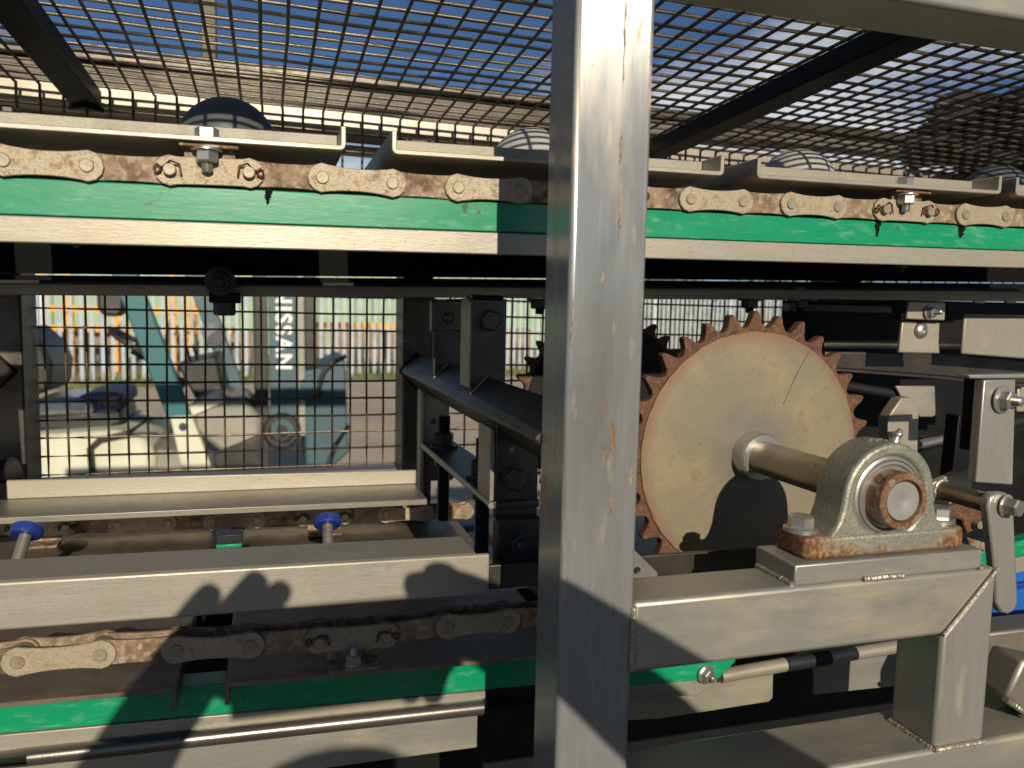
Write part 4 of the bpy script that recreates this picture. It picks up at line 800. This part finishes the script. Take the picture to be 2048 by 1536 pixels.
plate(bl, 'rim', [(1985, 1178), (2200, 1136), (2200, 1146), (1985, 1190)], 0.922, 0.0078, 'blue_plastic')
rb = thing('rear_beam', 'grey steel beam behind the stub post at right', 'beam', aY(2040, 1300, 0.82))
plate(rb, 'body', [(1960, 1268), (2250, 1235), (2250, 1305), (1960, 1340)], 0.82, 0.05, 'steel_dull', 0.004)
br = thing('corner_brace', 'slanted steel brace welded to the bottom beam at the lower right edge', 'brace', aY(2040, 1410, 0.56))
plate(br, 'body', [(2012, 1396), (2048, 1318), (2150, 1340), (2130, 1440), (2060, 1436)], 0.556, 0.036, 'steel_dull', 0.004)
a, b = aY(2010, 1398, 0.556), aY(2062, 1434, 0.556); weld(br, [a, b], 0.0035, 'steel_dull')
# lower rail parts right of the post
re_ = thing('lower_rail_end', 'chamfered green strip end with a nut, under the welded beam right of the post', 'rail', aY(1400, 1350, 0.70))
plate(re_, 'wear_strip', [(1180, 1340), (1478, 1295), (1470, 1325), (1437, 1358), (1180, 1380)], 0.700, 0.018, 'green', 0.001)
plate(re_, 'support', [(1180, 1372), (1436, 1358.6), (1396, 1391), (1180, 1400)], 0.702, 0.008, 'steel_grit', 0.001)
p = aY(1411, 1348, 0.70); bolt(re_, (p.x, 0.6996, p.z), (0.15, -1, 0), 0.0125, 0.007, (0.0102, 0.0016), 0.005, 'steel_bright', 0.3, 'nut')
a, b, c2, d2 = aY(1440, 1352, 0.712), aY(1569, 1329, 0.712), aY(1657, 1315, 0.712), aY(1850, 1284, 0.712)
obj('rolled_edge', cyl(NB(), a, b, 0.0075, 20), 'steel_x', re_); obj('black_section', cyl(NB(), b + Vector((0.0004, 0, 0)), c2, 0.0078, 20), 'black_plastic', re_); obj('rolled_edge', cyl(NB(), c2 + Vector((0.0004, 0, 0)), d2, 0.0075, 20), 'steel_x', re_)  # middle stretch of the rolled edge is black
plate(re_, 'skirt', [(1180, 1385), (1547, 1338), (1546, 1396), (1538, 1404), (1320, 1438), (1180, 1445)], 0.718, 0.004, 'steel_beam', 0.001)
plate(re_, 'skirt', [(1628, 1330), (1800, 1300), (1800, 1372), (1628, 1390)], 0.718, 0.004, 'steel_beam', 0.001)  # second length of skirt; the gap before it stands in for a shadow
wt_ = thing('white_gusset', 'pale triangular gusset with a hole, just under the sprocket by the post', 'gusset', aY(1280, 1150, 0.70))
plate(wt_, 'sheet', [(1240, 1072), (1316, 1145), (1316, 1160), (1240, 1160)], 0.700, 0.005, 'steel_bright', 0.001)
p = aY(1274, 1141, 0.70); obj('hole_rim', lathe(NB(), (p.x, 0.6998, p.z), (0, -1, 0), [(0, 0.0038), (0.0006, 0.0036), (0.0004, 0.0026), (-0.001, 0)], 18), 'black_nut', wt_)

# ================================================================== YARD BEYOND THE GUARD
mat('concrete', (0.46, 0.385, 0.295), 0.85, 0.0, [((0.36, 0.30, 0.23), 0.9, 0.45, 0.65, U, 0.8), ((0.40, 0.35, 0.28), 12, 0.5, 0.7, U, 0.5)], (60, 0.2, U))
mat('soil', (0.20, 0.17, 0.09), 0.95, 0.0, [((0.10, 0.13, 0.035), 3, 0.45, 0.62, U, 0.8)], (20, 0.4, U))
mat('grass', (0.13, 0.16, 0.04), 0.7, 0.0, [((0.26, 0.23, 0.08), 1.5, 0.45, 0.62, U, 0.8)])
mat('galvanised', (0.50, 0.55, 0.60), 0.6, 0.1, [((0.36, 0.37, 0.36), 3, 0.45, 0.65, U, 0.7)])
mat('orange_paint', (0.72, 0.32, 0.012), 0.5)
mat('pale_green', (0.30, 0.44, 0.26), 0.6, 0.0, [((0.24, 0.36, 0.21), 0.8, 0.45, 0.65, U, 0.7)])
mat('pallet', (0.24, 0.19, 0.13), 0.8, 0.0, [((0.15, 0.12, 0.09), 5, 0.45, 0.65, U, 0.8)])
mat('leaf', (0.075, 0.11, 0.025), 0.6, 0.0, [((0.14, 0.16, 0.04), 3, 0.45, 0.65, U, 0.8)])
mat('bark', (0.10, 0.08, 0.06), 0.9)
mat('teal_paint', (0.015, 0.115, 0.125), 0.42, 0.0, [((0.03, 0.11, 0.12), 5, 0.45, 0.7, U, 0.6), ((0.10, 0.10, 0.09), 40, 0.66, 0.74, U, 0.5)], (80, 0.05, U))
mat('slate_paint', (0.045, 0.09, 0.11), 0.45, 0.0, [((0.04, 0.08, 0.10), 6, 0.45, 0.7, U, 0.7), ((0.20, 0.16, 0.12), 30, 0.66, 0.74, U, 0.5)], (80, 0.05, U))
mat('cream_paint', (0.58, 0.58, 0.44), 0.45, 0.0, [((0.40, 0.39, 0.30), 4, 0.45, 0.7, U, 0.6), ((0.15, 0.12, 0.09), 30, 0.68, 0.75, U, 0.6)], (80, 0.05, U))
mat('grey_paint', (0.27, 0.26, 0.21), 0.5, 0.0, [((0.18, 0.17, 0.14), 6, 0.45, 0.7, U, 0.7)])
mat('grease_black', (0.02, 0.02, 0.022), 0.45, 0.1, [((0.06, 0.05, 0.04), 12, 0.5, 0.7, U, 0.7)])
mat('silver_tape', (0.55, 0.56, 0.58), 0.3, 0.6, [((0.25, 0.25, 0.26), 12, 0.5, 0.65, U, 0.7)], (50, 0.4, U))
mat('navy_cloth', (0.03, 0.05, 0.11), 0.7, 0.0, [((0.30, 0.19, 0.08), 9, 0.60, 0.68, U, 0.9)], (40, 0.4, U))
mat('white_paint', (0.75, 0.76, 0.75), 0.5)
mat('red_lens', (0.45, 0.02, 0.02), 0.3)
def struct(name, bm, m):
    o = obj(name, bm, m); o['kind'] = 'structure'; return o
struct('ground', box(NB(), -150, 150, -60, 300, GROUND-0.5, GROUND), 'concrete')
mat('dark_ground', (0.05, 0.048, 0.045), 0.9, 0.0, [((0.08, 0.075, 0.068), 30, 0.5, 0.7, U, 0.7)], (80, 0.3, U))
struct('added_dark_apron', box(NB(), -14, 14, -14, 3.4, GROUND+0.001, GROUND+0.005), 'dark_ground')  # unseen dark patch added to cut light bouncing up from the ground
F0, F1 = aZ(100, 770, GROUND), aZ(750, 752, GROUND); fd = (F1-F0); fd.z = 0; fd.normalize(); fn = Vector((-fd.y, fd.x, 0))
def fpt(s, o=0.0, z=0.0): q = F0 + fd*s + fn*o; return Vector((q.x, q.y, GROUND+z))
vb = NB(); q = [fpt(-6, -0.9), fpt(30, -0.9), fpt(30, 1.2), fpt(-6, 1.2)]
A = [vb.verts.new(p_ + Vector((0, 0, 0.004))) for p_ in q]; vb.faces.new(A)
struct('verge', vb, 'soil')
rg_ = random.Random(3); vb = NB()
for i in range(9000):
    s_, o_ = rg_.uniform(-5, 26), rg_.uniform(-0.85, 1.1); h_ = rg_.uniform(0.04, 0.20)*(1.5 if o_ > -0.3 else 0.8); b0 = fpt(s_, o_, 0.003); a_ = rg_.uniform(0, 6.28); w_ = 0.012
    e = Vector((math.cos(a_), math.sin(a_), 0))*w_; l_ = Vector((rg_.uniform(-1, 1), rg_.uniform(-1, 1), 0))*0.06
    vb.faces.new([vb.verts.new(b0-e), vb.verts.new(b0+e), vb.verts.new(b0+l_+Vector((0, 0, h_)))])
g_ = obj('grass', vb, 'grass', smooth=False); tag(g_, 'rough grass growing along the foot of the palisade fence', 'grass', kind='stuff')
fe = thing('palisade_fence', 'pale grey palisade fence across the yard behind the forklift', 'fence', fpt(0))
def pale_mesh():
    bm = NB(); c, s = fd.x, fd.y
    prof = [(-0.036, 0.006), (-0.030, -0.010), (-0.012, 0.004), (0, -0.012), (0.012, 0.004), (0.030, -0.010), (0.036, 0.006), (0, 0.012)]
    lo = [bm.verts.new((x*c - y*s, x*s + y*c, 0.06)) for x, y in prof]; hi = [bm.verts.new((x*c - y*s, x*s + y*c, 1.95)) for x, y in prof]; tp = [bm.verts.new((x*0.1*c - y*0.1*s, x*0.1*s + y*0.1*c, 2.08)) for x, y in prof]
    n_ = len(prof)
    for P_, Q_ in ((lo, hi), (hi, tp)):
        for i in range(n_): bm.faces.new((P_[i], P_[(i+1) % n_], Q_[(i+1) % n_], Q_[i]))
    bm.faces.new(tp); me = bpy.data.meshes.new('pale'); bm.to_mesh(me); bm.free(); finish(me, 'galvanised'); return me
pm = pale_mesh()
for i in range(-18, 118):
    o = bpy.data.objects.new('pale', pm); C.objects.link(o); o.parent = fe; o.location = fpt(i*0.172 + rg_.uniform(-0.006, 0.006)) - fe.location
for z in (0.35, 1.70):
    obj('rail', tube(NB(), [fpt(-4, 0.04, z), fpt(21, 0.04, z)], 0.03, 6), 'galvanised', fe)
for i in range(0, 8):
    a = fpt(-3+i*2.9, 0.09, 0); obj('post', box(NB(), a.x-0.04, a.x+0.04, a.y-0.04, a.y+0.04, GROUND, GROUND+1.95), 'galvanised', fe)
# racking behind the fence
rk = thing('pallet_rack', 'orange storage racking with loads standing behind the palisade fence', 'rack', fpt(4, 4.2))
for u in (92, 140, 240, 345, 384):
    a = aY(u, 700, 19.0); obj('upright', box(NB(), a.x-0.085, a.x+0.085, 18.95, 19.07, GROUND, GROUND+2.6), 'orange_paint', rk)
for v in (616, 656):
    a = aY(60, v, 18.9); b = aY(470, v, 18.9); obj('rack_beam', box(NB(), a.x, b.x, 18.86, 18.94, a.z-0.07, a.z+0.07), 'orange_paint', rk)
a = aY(630, 650, 18.9); b = aY(800, 650, 18.9); obj('rack_beam', box(NB(), a.x, b.x, 18.86, 18.94, a.z-0.07, a.z+0.07), 'orange_paint', rk)
for i in range(9):
    a = fpt(-0.6 + i*1.62, 4.6); obj('load', box(NB(), a.x-0.7, a.x+0.7, a.y-0.4, a.y+0.4, GROUND, GROUND+0.84 + 0.05*(i % 3)), 'pallet', rk, 0.02)
gw = thing('green_building', 'pale green shed wall behind the racking', 'building', fpt(4, 9))
bm = NB(); 
for i in range(44):
    a = fpt(-8 + i*0.6, 8.0); b = fpt(-8 + i*0.6 + 0.56, 8.0)
    pts_ = [(a.x, a.y), (b.x, b.y), (b.x + fn.x*0.08, b.y + fn.y*0.08), (a.x + fn.x*0.08, a.y + fn.y*0.08)]
    obj('cladding_sheet', prism(NB(), pts_, 'z', GROUND, GROUND+3.6), 'pale_green', gw)
bm.free()
a = fpt(-8, 8.1); b = fpt(18.4, 8.1)
obj('wall', prism(NB(), [(a.x, a.y), (b.x, b.y), (b.x+fn.x*5, b.y+fn.y*5), (a.x+fn.x*5, a.y+fn.y*5)], 'z', GROUND, GROUND+3.5), 'grey_paint', gw)
def bush(lab, c_, rx, ry, rz, n_, seed):
    r_ = random.Random(seed); t = thing('bush', lab, 'bush', (c_.x, c_.y, GROUND), 'bushes behind the fence'); bm = NB()
    for i in range(n_):
        d = Vector((r_.gauss(0, 1), r_.gauss(0, 1), r_.gauss(0, 1))).normalized()*(r_.random()**0.35)
        k = 1 + 0.35*noise.noise(d*2.2 + Vector((seed, 0, 0)))
        p_ = Vector((c_.x + d.x*rx*k, c_.y + d.y*ry*k, GROUND + rz + d.z*rz*k)); L_ = r_.uniform(0.07, 0.16); ax = Vector((r_.gauss(0, 1), r_.gauss(0, 1), r_.gauss(0, 1))).normalized(); ay = ax.orthogonal().normalized()
        bm.faces.new([bm.verts.new(p_ - ax*L_), bm.verts.new(p_ + ay*L_*0.45), bm.verts.new(p_ + ax*L_), bm.verts.new(p_ - ay*L_*0.45)])
    obj('crown', bm, 'leaf', t, smooth=False)
    for k in range(3): obj('stem', tube(NB(), [(c_.x+0.1*k, c_.y, GROUND), (c_.x+0.3*(k-1), c_.y, GROUND+rz*0.7), (c_.x+0.6*(k-1), c_.y+0.1, GROUND+rz*1.3)], 0.04, 6, [0.06, 0.045, 0.02]), 'bark', t)
for i, (s_, o_, rx, rz) in enumerate(((14.5, 2.0, 1.3, 1.2), (17.0, 2.6, 1.6, 1.6), (19.8, 2.2, 1.5, 1.3), (22.5, 2.8, 1.7, 1.5), (25.5, 2.4, 1.6, 1.7))):
    bush(['leafy bush behind the fence, left of the others', 'broad bush behind the fence, second from the left', 'yellow green bush in the middle of the row behind the fence', 'tall bush behind the fence, second from the right', 'rightmost bush behind the fence'][i], fpt(s_, o_), rx, 1.0, rz, 2600, i+2)
# neighbouring machine whose frame shows above the roof mesh
nf = thing('neighbour_frame', 'weathered steel beam and upright of the next machine, beyond the mesh roof', 'frame', (0.0, 2.05, GROUND))
bt_, bb_ = line_at((0, 82), (1100, 196), 2.05), line_at((0, 160), (1100, 250), 2.05)
mat('mottled', (0.12, 0.113, 0.10), 0.6, 0.35, [((0.06, 0.052, 0.042), 4, 0.42, 0.58, (0.5, 1, 1), 0.9), ((0.22, 0.185, 0.13), 9, 0.55, 0.7, U, 0.7)], (120, 0.1, U))  # dark patches put the shadow areas on the beam into its colour
obj('beam', tbox(NB(), -1.6, 3.6, 2.05, 2.13, bb_(-1.6), bt_(-1.6)-0.025, bb_(3.6), bt_(3.6)-0.025), 'mottled', nf, 0.004)
obj('beam_cap', tbox(NB(), -1.6, 3.6, 2.03, 2.15, bt_(-1.6)-0.0245, bt_(-1.6), bt_(3.6)-0.0245, bt_(3.6)), 'steel_dark', nf, 0.004)
p = aY(418, 60, 2.09); obj('upright', box(NB(), p.x-0.017, p.x+0.017, 2.075, 2.11, bt_(p.x)+0.0005, 3.0), 'mottled', nf, 0.003)
for xx in (-1.5, 3.5): obj('leg', box(NB(), xx-0.04, xx+0.04, 2.05, 2.13, GROUND, bb_(xx)-0.001), 'mottled', nf, 0.004)

# ================================================================== FORKLIFT
fk = thing('forklift', 'teal and cream forklift truck parked in the yard, mast to the right', 'forklift', aY(350, 1000, 5.2) * 1.0)
fk.location.z = GROUND
def fpr(name, px, y0, y1, m, bev=0.012, parent=fk, label=None):
    pts = [aY(u, v, y0) for u, v in px]
    return obj(name, prism(NB(), [(p.x, p.z) for p in pts], 'y', y0, y1), m, parent, bev, 2, label=label)
fpr('counterweight', [(30, 905), (60, 872), (230, 862), (296, 880), (310, 915), (310, 1050), (30, 1050)], 4.80, 5.75, 'cream_paint', 0.05)
fpr('side_panel', [(311, 900), (345, 900), (425, 936), (520, 930), (520, 1040), (311, 1050)], 4.86, 5.70, 'grey_paint', 0.02)
fpr('seat_base', [(60, 833), (240, 818), (246, 848), (200, 862), (60, 862)], 5.0, 5.55, 'grease_black', 0.02)
fpr('seat_cushion', [(60, 800), (150, 796), (190, 802), (190, 828), (60, 833)], 4.98, 5.56, 'silver_tape', 0.03)
fpr('seat_cover', [(150, 795), (205, 780), (240, 788), (246, 812), (225, 826), (191, 828), (191, 801)], 4.97, 5.57, 'navy_cloth', 0.03)
fpr('backrest', [(40, 650), (84, 688), (104, 728), (98, 784), (40, 796)], 5.0, 5.55, 'grease_black', 0.03)
def bar(name, p0, p1, w_, d_, m, parent=fk):
    p0, p1 = Vector(p0), Vector(p1); d = (p1-p0).normalized(); s = Vector((0, 1, 0)); n_ = d.cross(s).normalized(); bm = NB()
    A = [bm.verts.new(p0 + n_*a*w_/2 + s*b*d_/2) for a, b in ((-1, -1), (1, -1), (1, 1), (-1, 1))]; B = [bm.verts.new(p1 + n_*a*w_/2 + s*b*d_/2) for a, b in ((-1, -1), (1, -1), (1, 1), (-1, 1))]
    bm.faces.new(A); bm.faces.new(B[::-1])
    for i in range(4): bm.faces.new((A[i], B[i], B[(i+1) % 4], A[(i+1) % 4]))
    return obj(name, bm, m, parent, 0.008)
bar('guard_pillar', aY(225, 480, 4.88), aY(362, 838, 4.88), 0.125, 0.08, 'teal_paint')
bar('guard_pillar', aY(365, 480, 5.70), aY(476, 790, 5.70), 0.11, 0.08, 'slate_paint')
bar('guard_pillar', aY(20, 480, 4.88), aY(15, 880, 4.88), 0.07, 0.07, 'teal_paint'); bar('guard_pillar', aY(40, 480, 5.70), aY(35, 870, 5.70), 0.07, 0.07, 'teal_paint')
a, b = aY(20, 474, 4.88), aY(225, 474, 4.88); obj('guard_roof', box(NB(), a.x-0.1, b.x+0.1, 4.82, 5.78, a.z-0.02, a.z+0.05), 'teal_paint', fk, 0.02)
ps = fpr('pillar_foot', [(340, 834), (384, 832), (424, 936), (362, 938)], 4.80, 4.90, 'cream_paint', 0.01)
p = aY(366, 853, 4.80); obj('bolt', cyl(NB(), (p.x, 4.79, p.z), (p.x, 4.81, p.z), 0.022, 14), 'grease_black', ps)
fpr('dashboard', [(352, 728), (432, 712), (447, 778), (392, 800)], 4.98, 5.62, 'grease_black', 0.015)
fpr('cowl', [(386, 800), (436, 772), (450, 802), (492, 800), (522, 836), (522, 888), (500, 888), (444, 906), (386, 862)], 4.92, 5.66, 'grey_paint', 0.03)
fpr('cowl_step', [(376, 812), (440, 776), (447, 806), (382, 835)], 4.895, 5.0, 'cream_paint', 0.01)
fpr('floor_plate', [(424, 910), (470, 892), (522, 868), (526, 936), (430, 940)], 4.84, 4.90, 'grease_black', 0.01)
c_ = aY(272, 690, 5.15); ax = Vector((0.55, 0, 0.83)).normalized(); s1 = Vector((0, 1, 0)); s2 = ax.cross(s1)
sw = obj('steering_wheel', tube(NB(), [c_ + (s1*math.cos(t_) + s2*math.sin(t_))*0.16 for t_ in [2*PI*i/28 for i in range(29)]], 0.017, 8), 'grease_black', fk)
obj('spoke', tube(NB(), [c_ - s1*0.16, c_ - ax*0.03, c_ + s1*0.16], 0.012, 6), 'grease_black', sw)
obj('column', tube(NB(), [c_ - ax*0.03, aY(372, 770, 5.15)], 0.03, 8), 'grease_black', fk)
for du in (0, 14): obj('control_lever', tube(NB(), [aY(395+du, 770, 5.0), aY(372+du, 690, 5.0)], 0.010, 6), 'grease_black', fk)
p = aY(425, 668, 5.62); obj('headlamp', lathe(NB(), p, (0.5, -0.6, -0.5), [(-0.06, 0.05), (0.02, 0.07), (0.05, 0.07), (0.055, 0.0)], 20), 'silver_tape', fk)
p = aY(236, 608, 5.3); obj('tail_lamp', lathe(NB(), p, (0, -1, 0), [(0, 0.03), (0.03, 0.03), (0.035, 0)], 14), 'red_lens', fk)
fpr('hanging_box', [(190, 560), (250, 560), (248, 622), (236, 634), (206, 632), (194, 618)], 5.0, 5.15, 'grease_black', 0.02)
for yy in (4.96, 5.52):
    fpr('mast_outer', [(503, 430), (532, 430), (540, 945), (511, 945)], yy, yy+0.10, 'grease_black', 0.006)
    fpr('mast_rail', [(534, 430), (590, 430), (597, 872), (541, 872)], yy-0.012, yy+0.10, 'slate_paint', 0.006)
    fpr('mast_edge', [(591, 430), (605, 430), (612, 872), (598, 872)], yy, yy+0.10, 'grey_paint', 0.005)
    fpr('mast_inner', [(607, 430), (631, 430), (634, 735), (611, 735)], yy+0.02, yy+0.10, 'grease_black', 0.005)
fpr('carriage', [(606, 740), (642, 735), (690, 712), (698, 905), (668, 932), (610, 932)], 4.99, 5.60, 'slate_paint', 0.015)
fpr('carriage_plate', [(600, 762), (636, 742), (636, 790), (600, 800)], 4.955, 4.988, 'slate_paint', 0.005)
obj('hose', tube(NB(), [aY(692, 712, 4.97), aY(668, 722, 4.96), (aY(648, 742, 4.96)), aY(638, 775, 4.96), aY(636, 800, 4.97)], 0.016, 8), 'grease_black', fk)
obj('hose', tube(NB(), [aY(698, 850, 4.97), aY(672, 888, 4.96), aY(655, 935, 4.96), aY(648, 990, 4.97)], 0.016, 8), 'grease_black', fk)
obj('hose', tube(NB(), [aY(300, 835, 4.79), aY(255, 868, 4.78), aY(200, 880, 4.785), aY(180, 898, 4.785), aY(186, 960, 4.785)], 0.018, 8), 'grease_black', fk)
fpr('fork', [(640, 1000), (660, 1000), (664, 1075), (960, 1050), (964, 1062), (650, 1090)], 5.0, 5.10, 'grease_black', 0.004)
p = aY(564, 862, 4.93)
hub = obj('wheel_hub', lathe(NB(), (p.x, 5.06, p.z), (0, -1, 0), [(0, 0.11), (0.11, 0.11), (0.125, 0.098), (0.125, 0.075), (0.10, 0.066), (0.10, 0.035), (0.13, 0.030), (0.13, 0)], 30), 'grease_black', fk)
for (u, v, r_) in ((556, 1010, 0.27), (120, 1040, 0.22)):
    p = aY(u, v, 4.88); p.z = GROUND + r_
    wh = obj('tyre', lathe(NB(), (p.x, 5.02, p.z), (0, -1, 0), [(0, r_*0.55), (0.0, r_*0.96), (0.02, r_), (0.16, r_), (0.18, r_*0.96), (0.18, r_*0.55)], 36), 'black_plastic', fk)
    obj('rim', lathe(NB(), (p.x, 5.015, p.z), (0, -1, 0), [(0, r_*0.54), (0.15, r_*0.54), (0.14, r_*0.3), (0.17, r_*0.2), (0.17, 0)], 30), 'cream_paint', wh)
# lettering down the mast
cu = bpy.data.curves.new('lettering', 'FONT'); cu.body = 'NISSAN'; cu.size = 0.128; cu.extrude = 0.001; cu.offset = 0.0035; cu.space_character = 1.18
to = bpy.data.objects.new('lettering_tmp', cu); C.objects.link(to)
dg = bpy.context.evaluated_depsgraph_get(); me = bpy.data.meshes.new_from_object(to.evaluated_get(dg)); bpy.data.objects.remove(to)
me.materials.clear(); me.materials.append(MATS['white_paint'])
lt = bpy.data.objects.new('lettering', me); C.objects.link(lt); lt.parent = fk
xs = [v.co.x for v in me.vertices]; a = aY(553, 738, 4.945)
M_ = Matrix(((0, 1, 0, a.x), (0, 0, -1, 4.945), (-1, 0, 0, a.z + max(xs)), (0, 0, 0, 1)))
lt.matrix_basis = Matrix.Translation(-fk.location) @ M_

# ================================================================== PHOTOGRAPHER (behind the camera; casts the shadow on the lower rails)
mat('dark_clothes', (0.03, 0.032, 0.04), 0.9)
mat('phone_glass', (0.02, 0.02, 0.022), 0.15)
J = {}
V_, E_, R_ = [], [], []
def j(name, p, r, frm=None):
    J[name] = len(V_); V_.append(p); R_.append(r)
    if frm is not None: E_.append((J[frm], J[name]))
j('pelvis', (0.03, -0.50, 0.66), 0.135)
j('waist', (0.03, -0.51, 0.82), 0.125, 'pelvis'); j('chest', (0.03, -0.52, 1.00), 0.135, 'waist'); j('collar', (0.04, -0.51, 1.12), 0.085, 'chest')
j('neck', (0.04, -0.49, 1.19), 0.052, 'collar'); j('jaw', (0.045, -0.455, 1.275), 0.080, 'neck'); j('skull', (0.045, -0.45, 1.355), 0.112, 'jaw'); j('crown', (0.045, -0.455, 1.415), 0.085, 'skull')
for s, n_ in ((-1, 'l'), (1, 'r')):
    j('sh'+n_, (0.04+s*0.16, -0.51, 1.10), 0.062, 'collar')
    el = (-0.30, -0.30, 1.085) if s < 0 else (0.43, -0.27, 1.275)
    wr = (-0.110, -0.075, 1.335) if s < 0 else (0.190, -0.075, 1.400)
    j('el'+n_, el, 0.062, 'sh'+n_); j('fa'+n_, tuple(Vector(el).lerp(Vector(wr), 0.45)), 0.060, 'el'+n_); j('wr'+n_, wr, 0.036, 'fa'+n_)
    pm_ = (-0.078, -0.040, 1.372) if s < 0 else (0.152, -0.040, 1.395)
    j('palm'+n_, pm_, 0.026, 'wr'+n_)
    if s < 0: tips = [((-0.082, -0.022, 1.398), (-0.050, -0.018, 1.433)), ((-0.048, -0.022, 1.402), (-0.013, -0.018, 1.440)), ((-0.026, -0.022, 1.398), (0.008, -0.018, 1.430)), ((-0.05, -0.022, 1.34), (-0.02, -0.018, 1.312)), ((-0.095, -0.03, 1.36), (-0.08, -0.02, 1.335))]
    else: tips = [((0.132, -0.022, 1.422), (0.106, -0.018, 1.418)), ((0.146, -0.022, 1.430), (0.122, -0.018, 1.430)), ((0.168, -0.022, 1.418), (0.148, -0.016, 1.424)), ((0.128, -0.022, 1.330), (0.120, -0.018, 1.300)), ((0.150, -0.022, 1.33), (0.143, -0.018, 1.296))]
    for k, (a_, b_) in enumerate(tips):
        j('f%s%d' % (n_, k), a_, 0.0130, 'palm'+n_); j('t%s%d' % (n_, k), b_, 0.0118, 'f%s%d' % (n_, k))
    j('hip'+n_, (0.03+s*0.09, -0.50, 0.60), 0.095, 'pelvis'); j('kn'+n_, (0.03+s*0.11, -0.47, 0.26), 0.062, 'hip'+n_); j('an'+n_, (0.03+s*0.12, -0.52, -0.08), 0.042, 'kn'+n_); j('toe'+n_, (0.03+s*0.14, -0.36, -0.112), 0.036, 'an'+n_)
me = bpy.data.meshes.new('body'); me.from_pydata(V_, E_, []); me.materials.append(MATS['dark_clothes'])
pe = thing('person', 'person in dark clothes behind the camera, known by the shadow of raised hands', 'person', (0.03, -0.5, GROUND))
po = bpy.data.objects.new('body', me); C.objects.link(po); po.parent = pe; po.location = -pe.location
md = po.modifiers.new('skin', 'SKIN'); md.use_smooth_shade = True
for i, sv in enumerate(me.skin_vertices[0].data): sv.radius = (R_[i], R_[i]); sv.use_root = (i == 0)
ss = po.modifiers.new('sub', 'SUBSURF'); ss.levels = 1; ss.render_levels = 2
ph = thing('phone', 'dark phone held up in both hands behind the camera', 'phone', (0.045, -0.012, 1.302))
obj('case', box(NB(), -0.045, 0.138, -0.0155, -0.0065, 1.302, 1.405), 'phone_glass', ph, 0.003, 3)
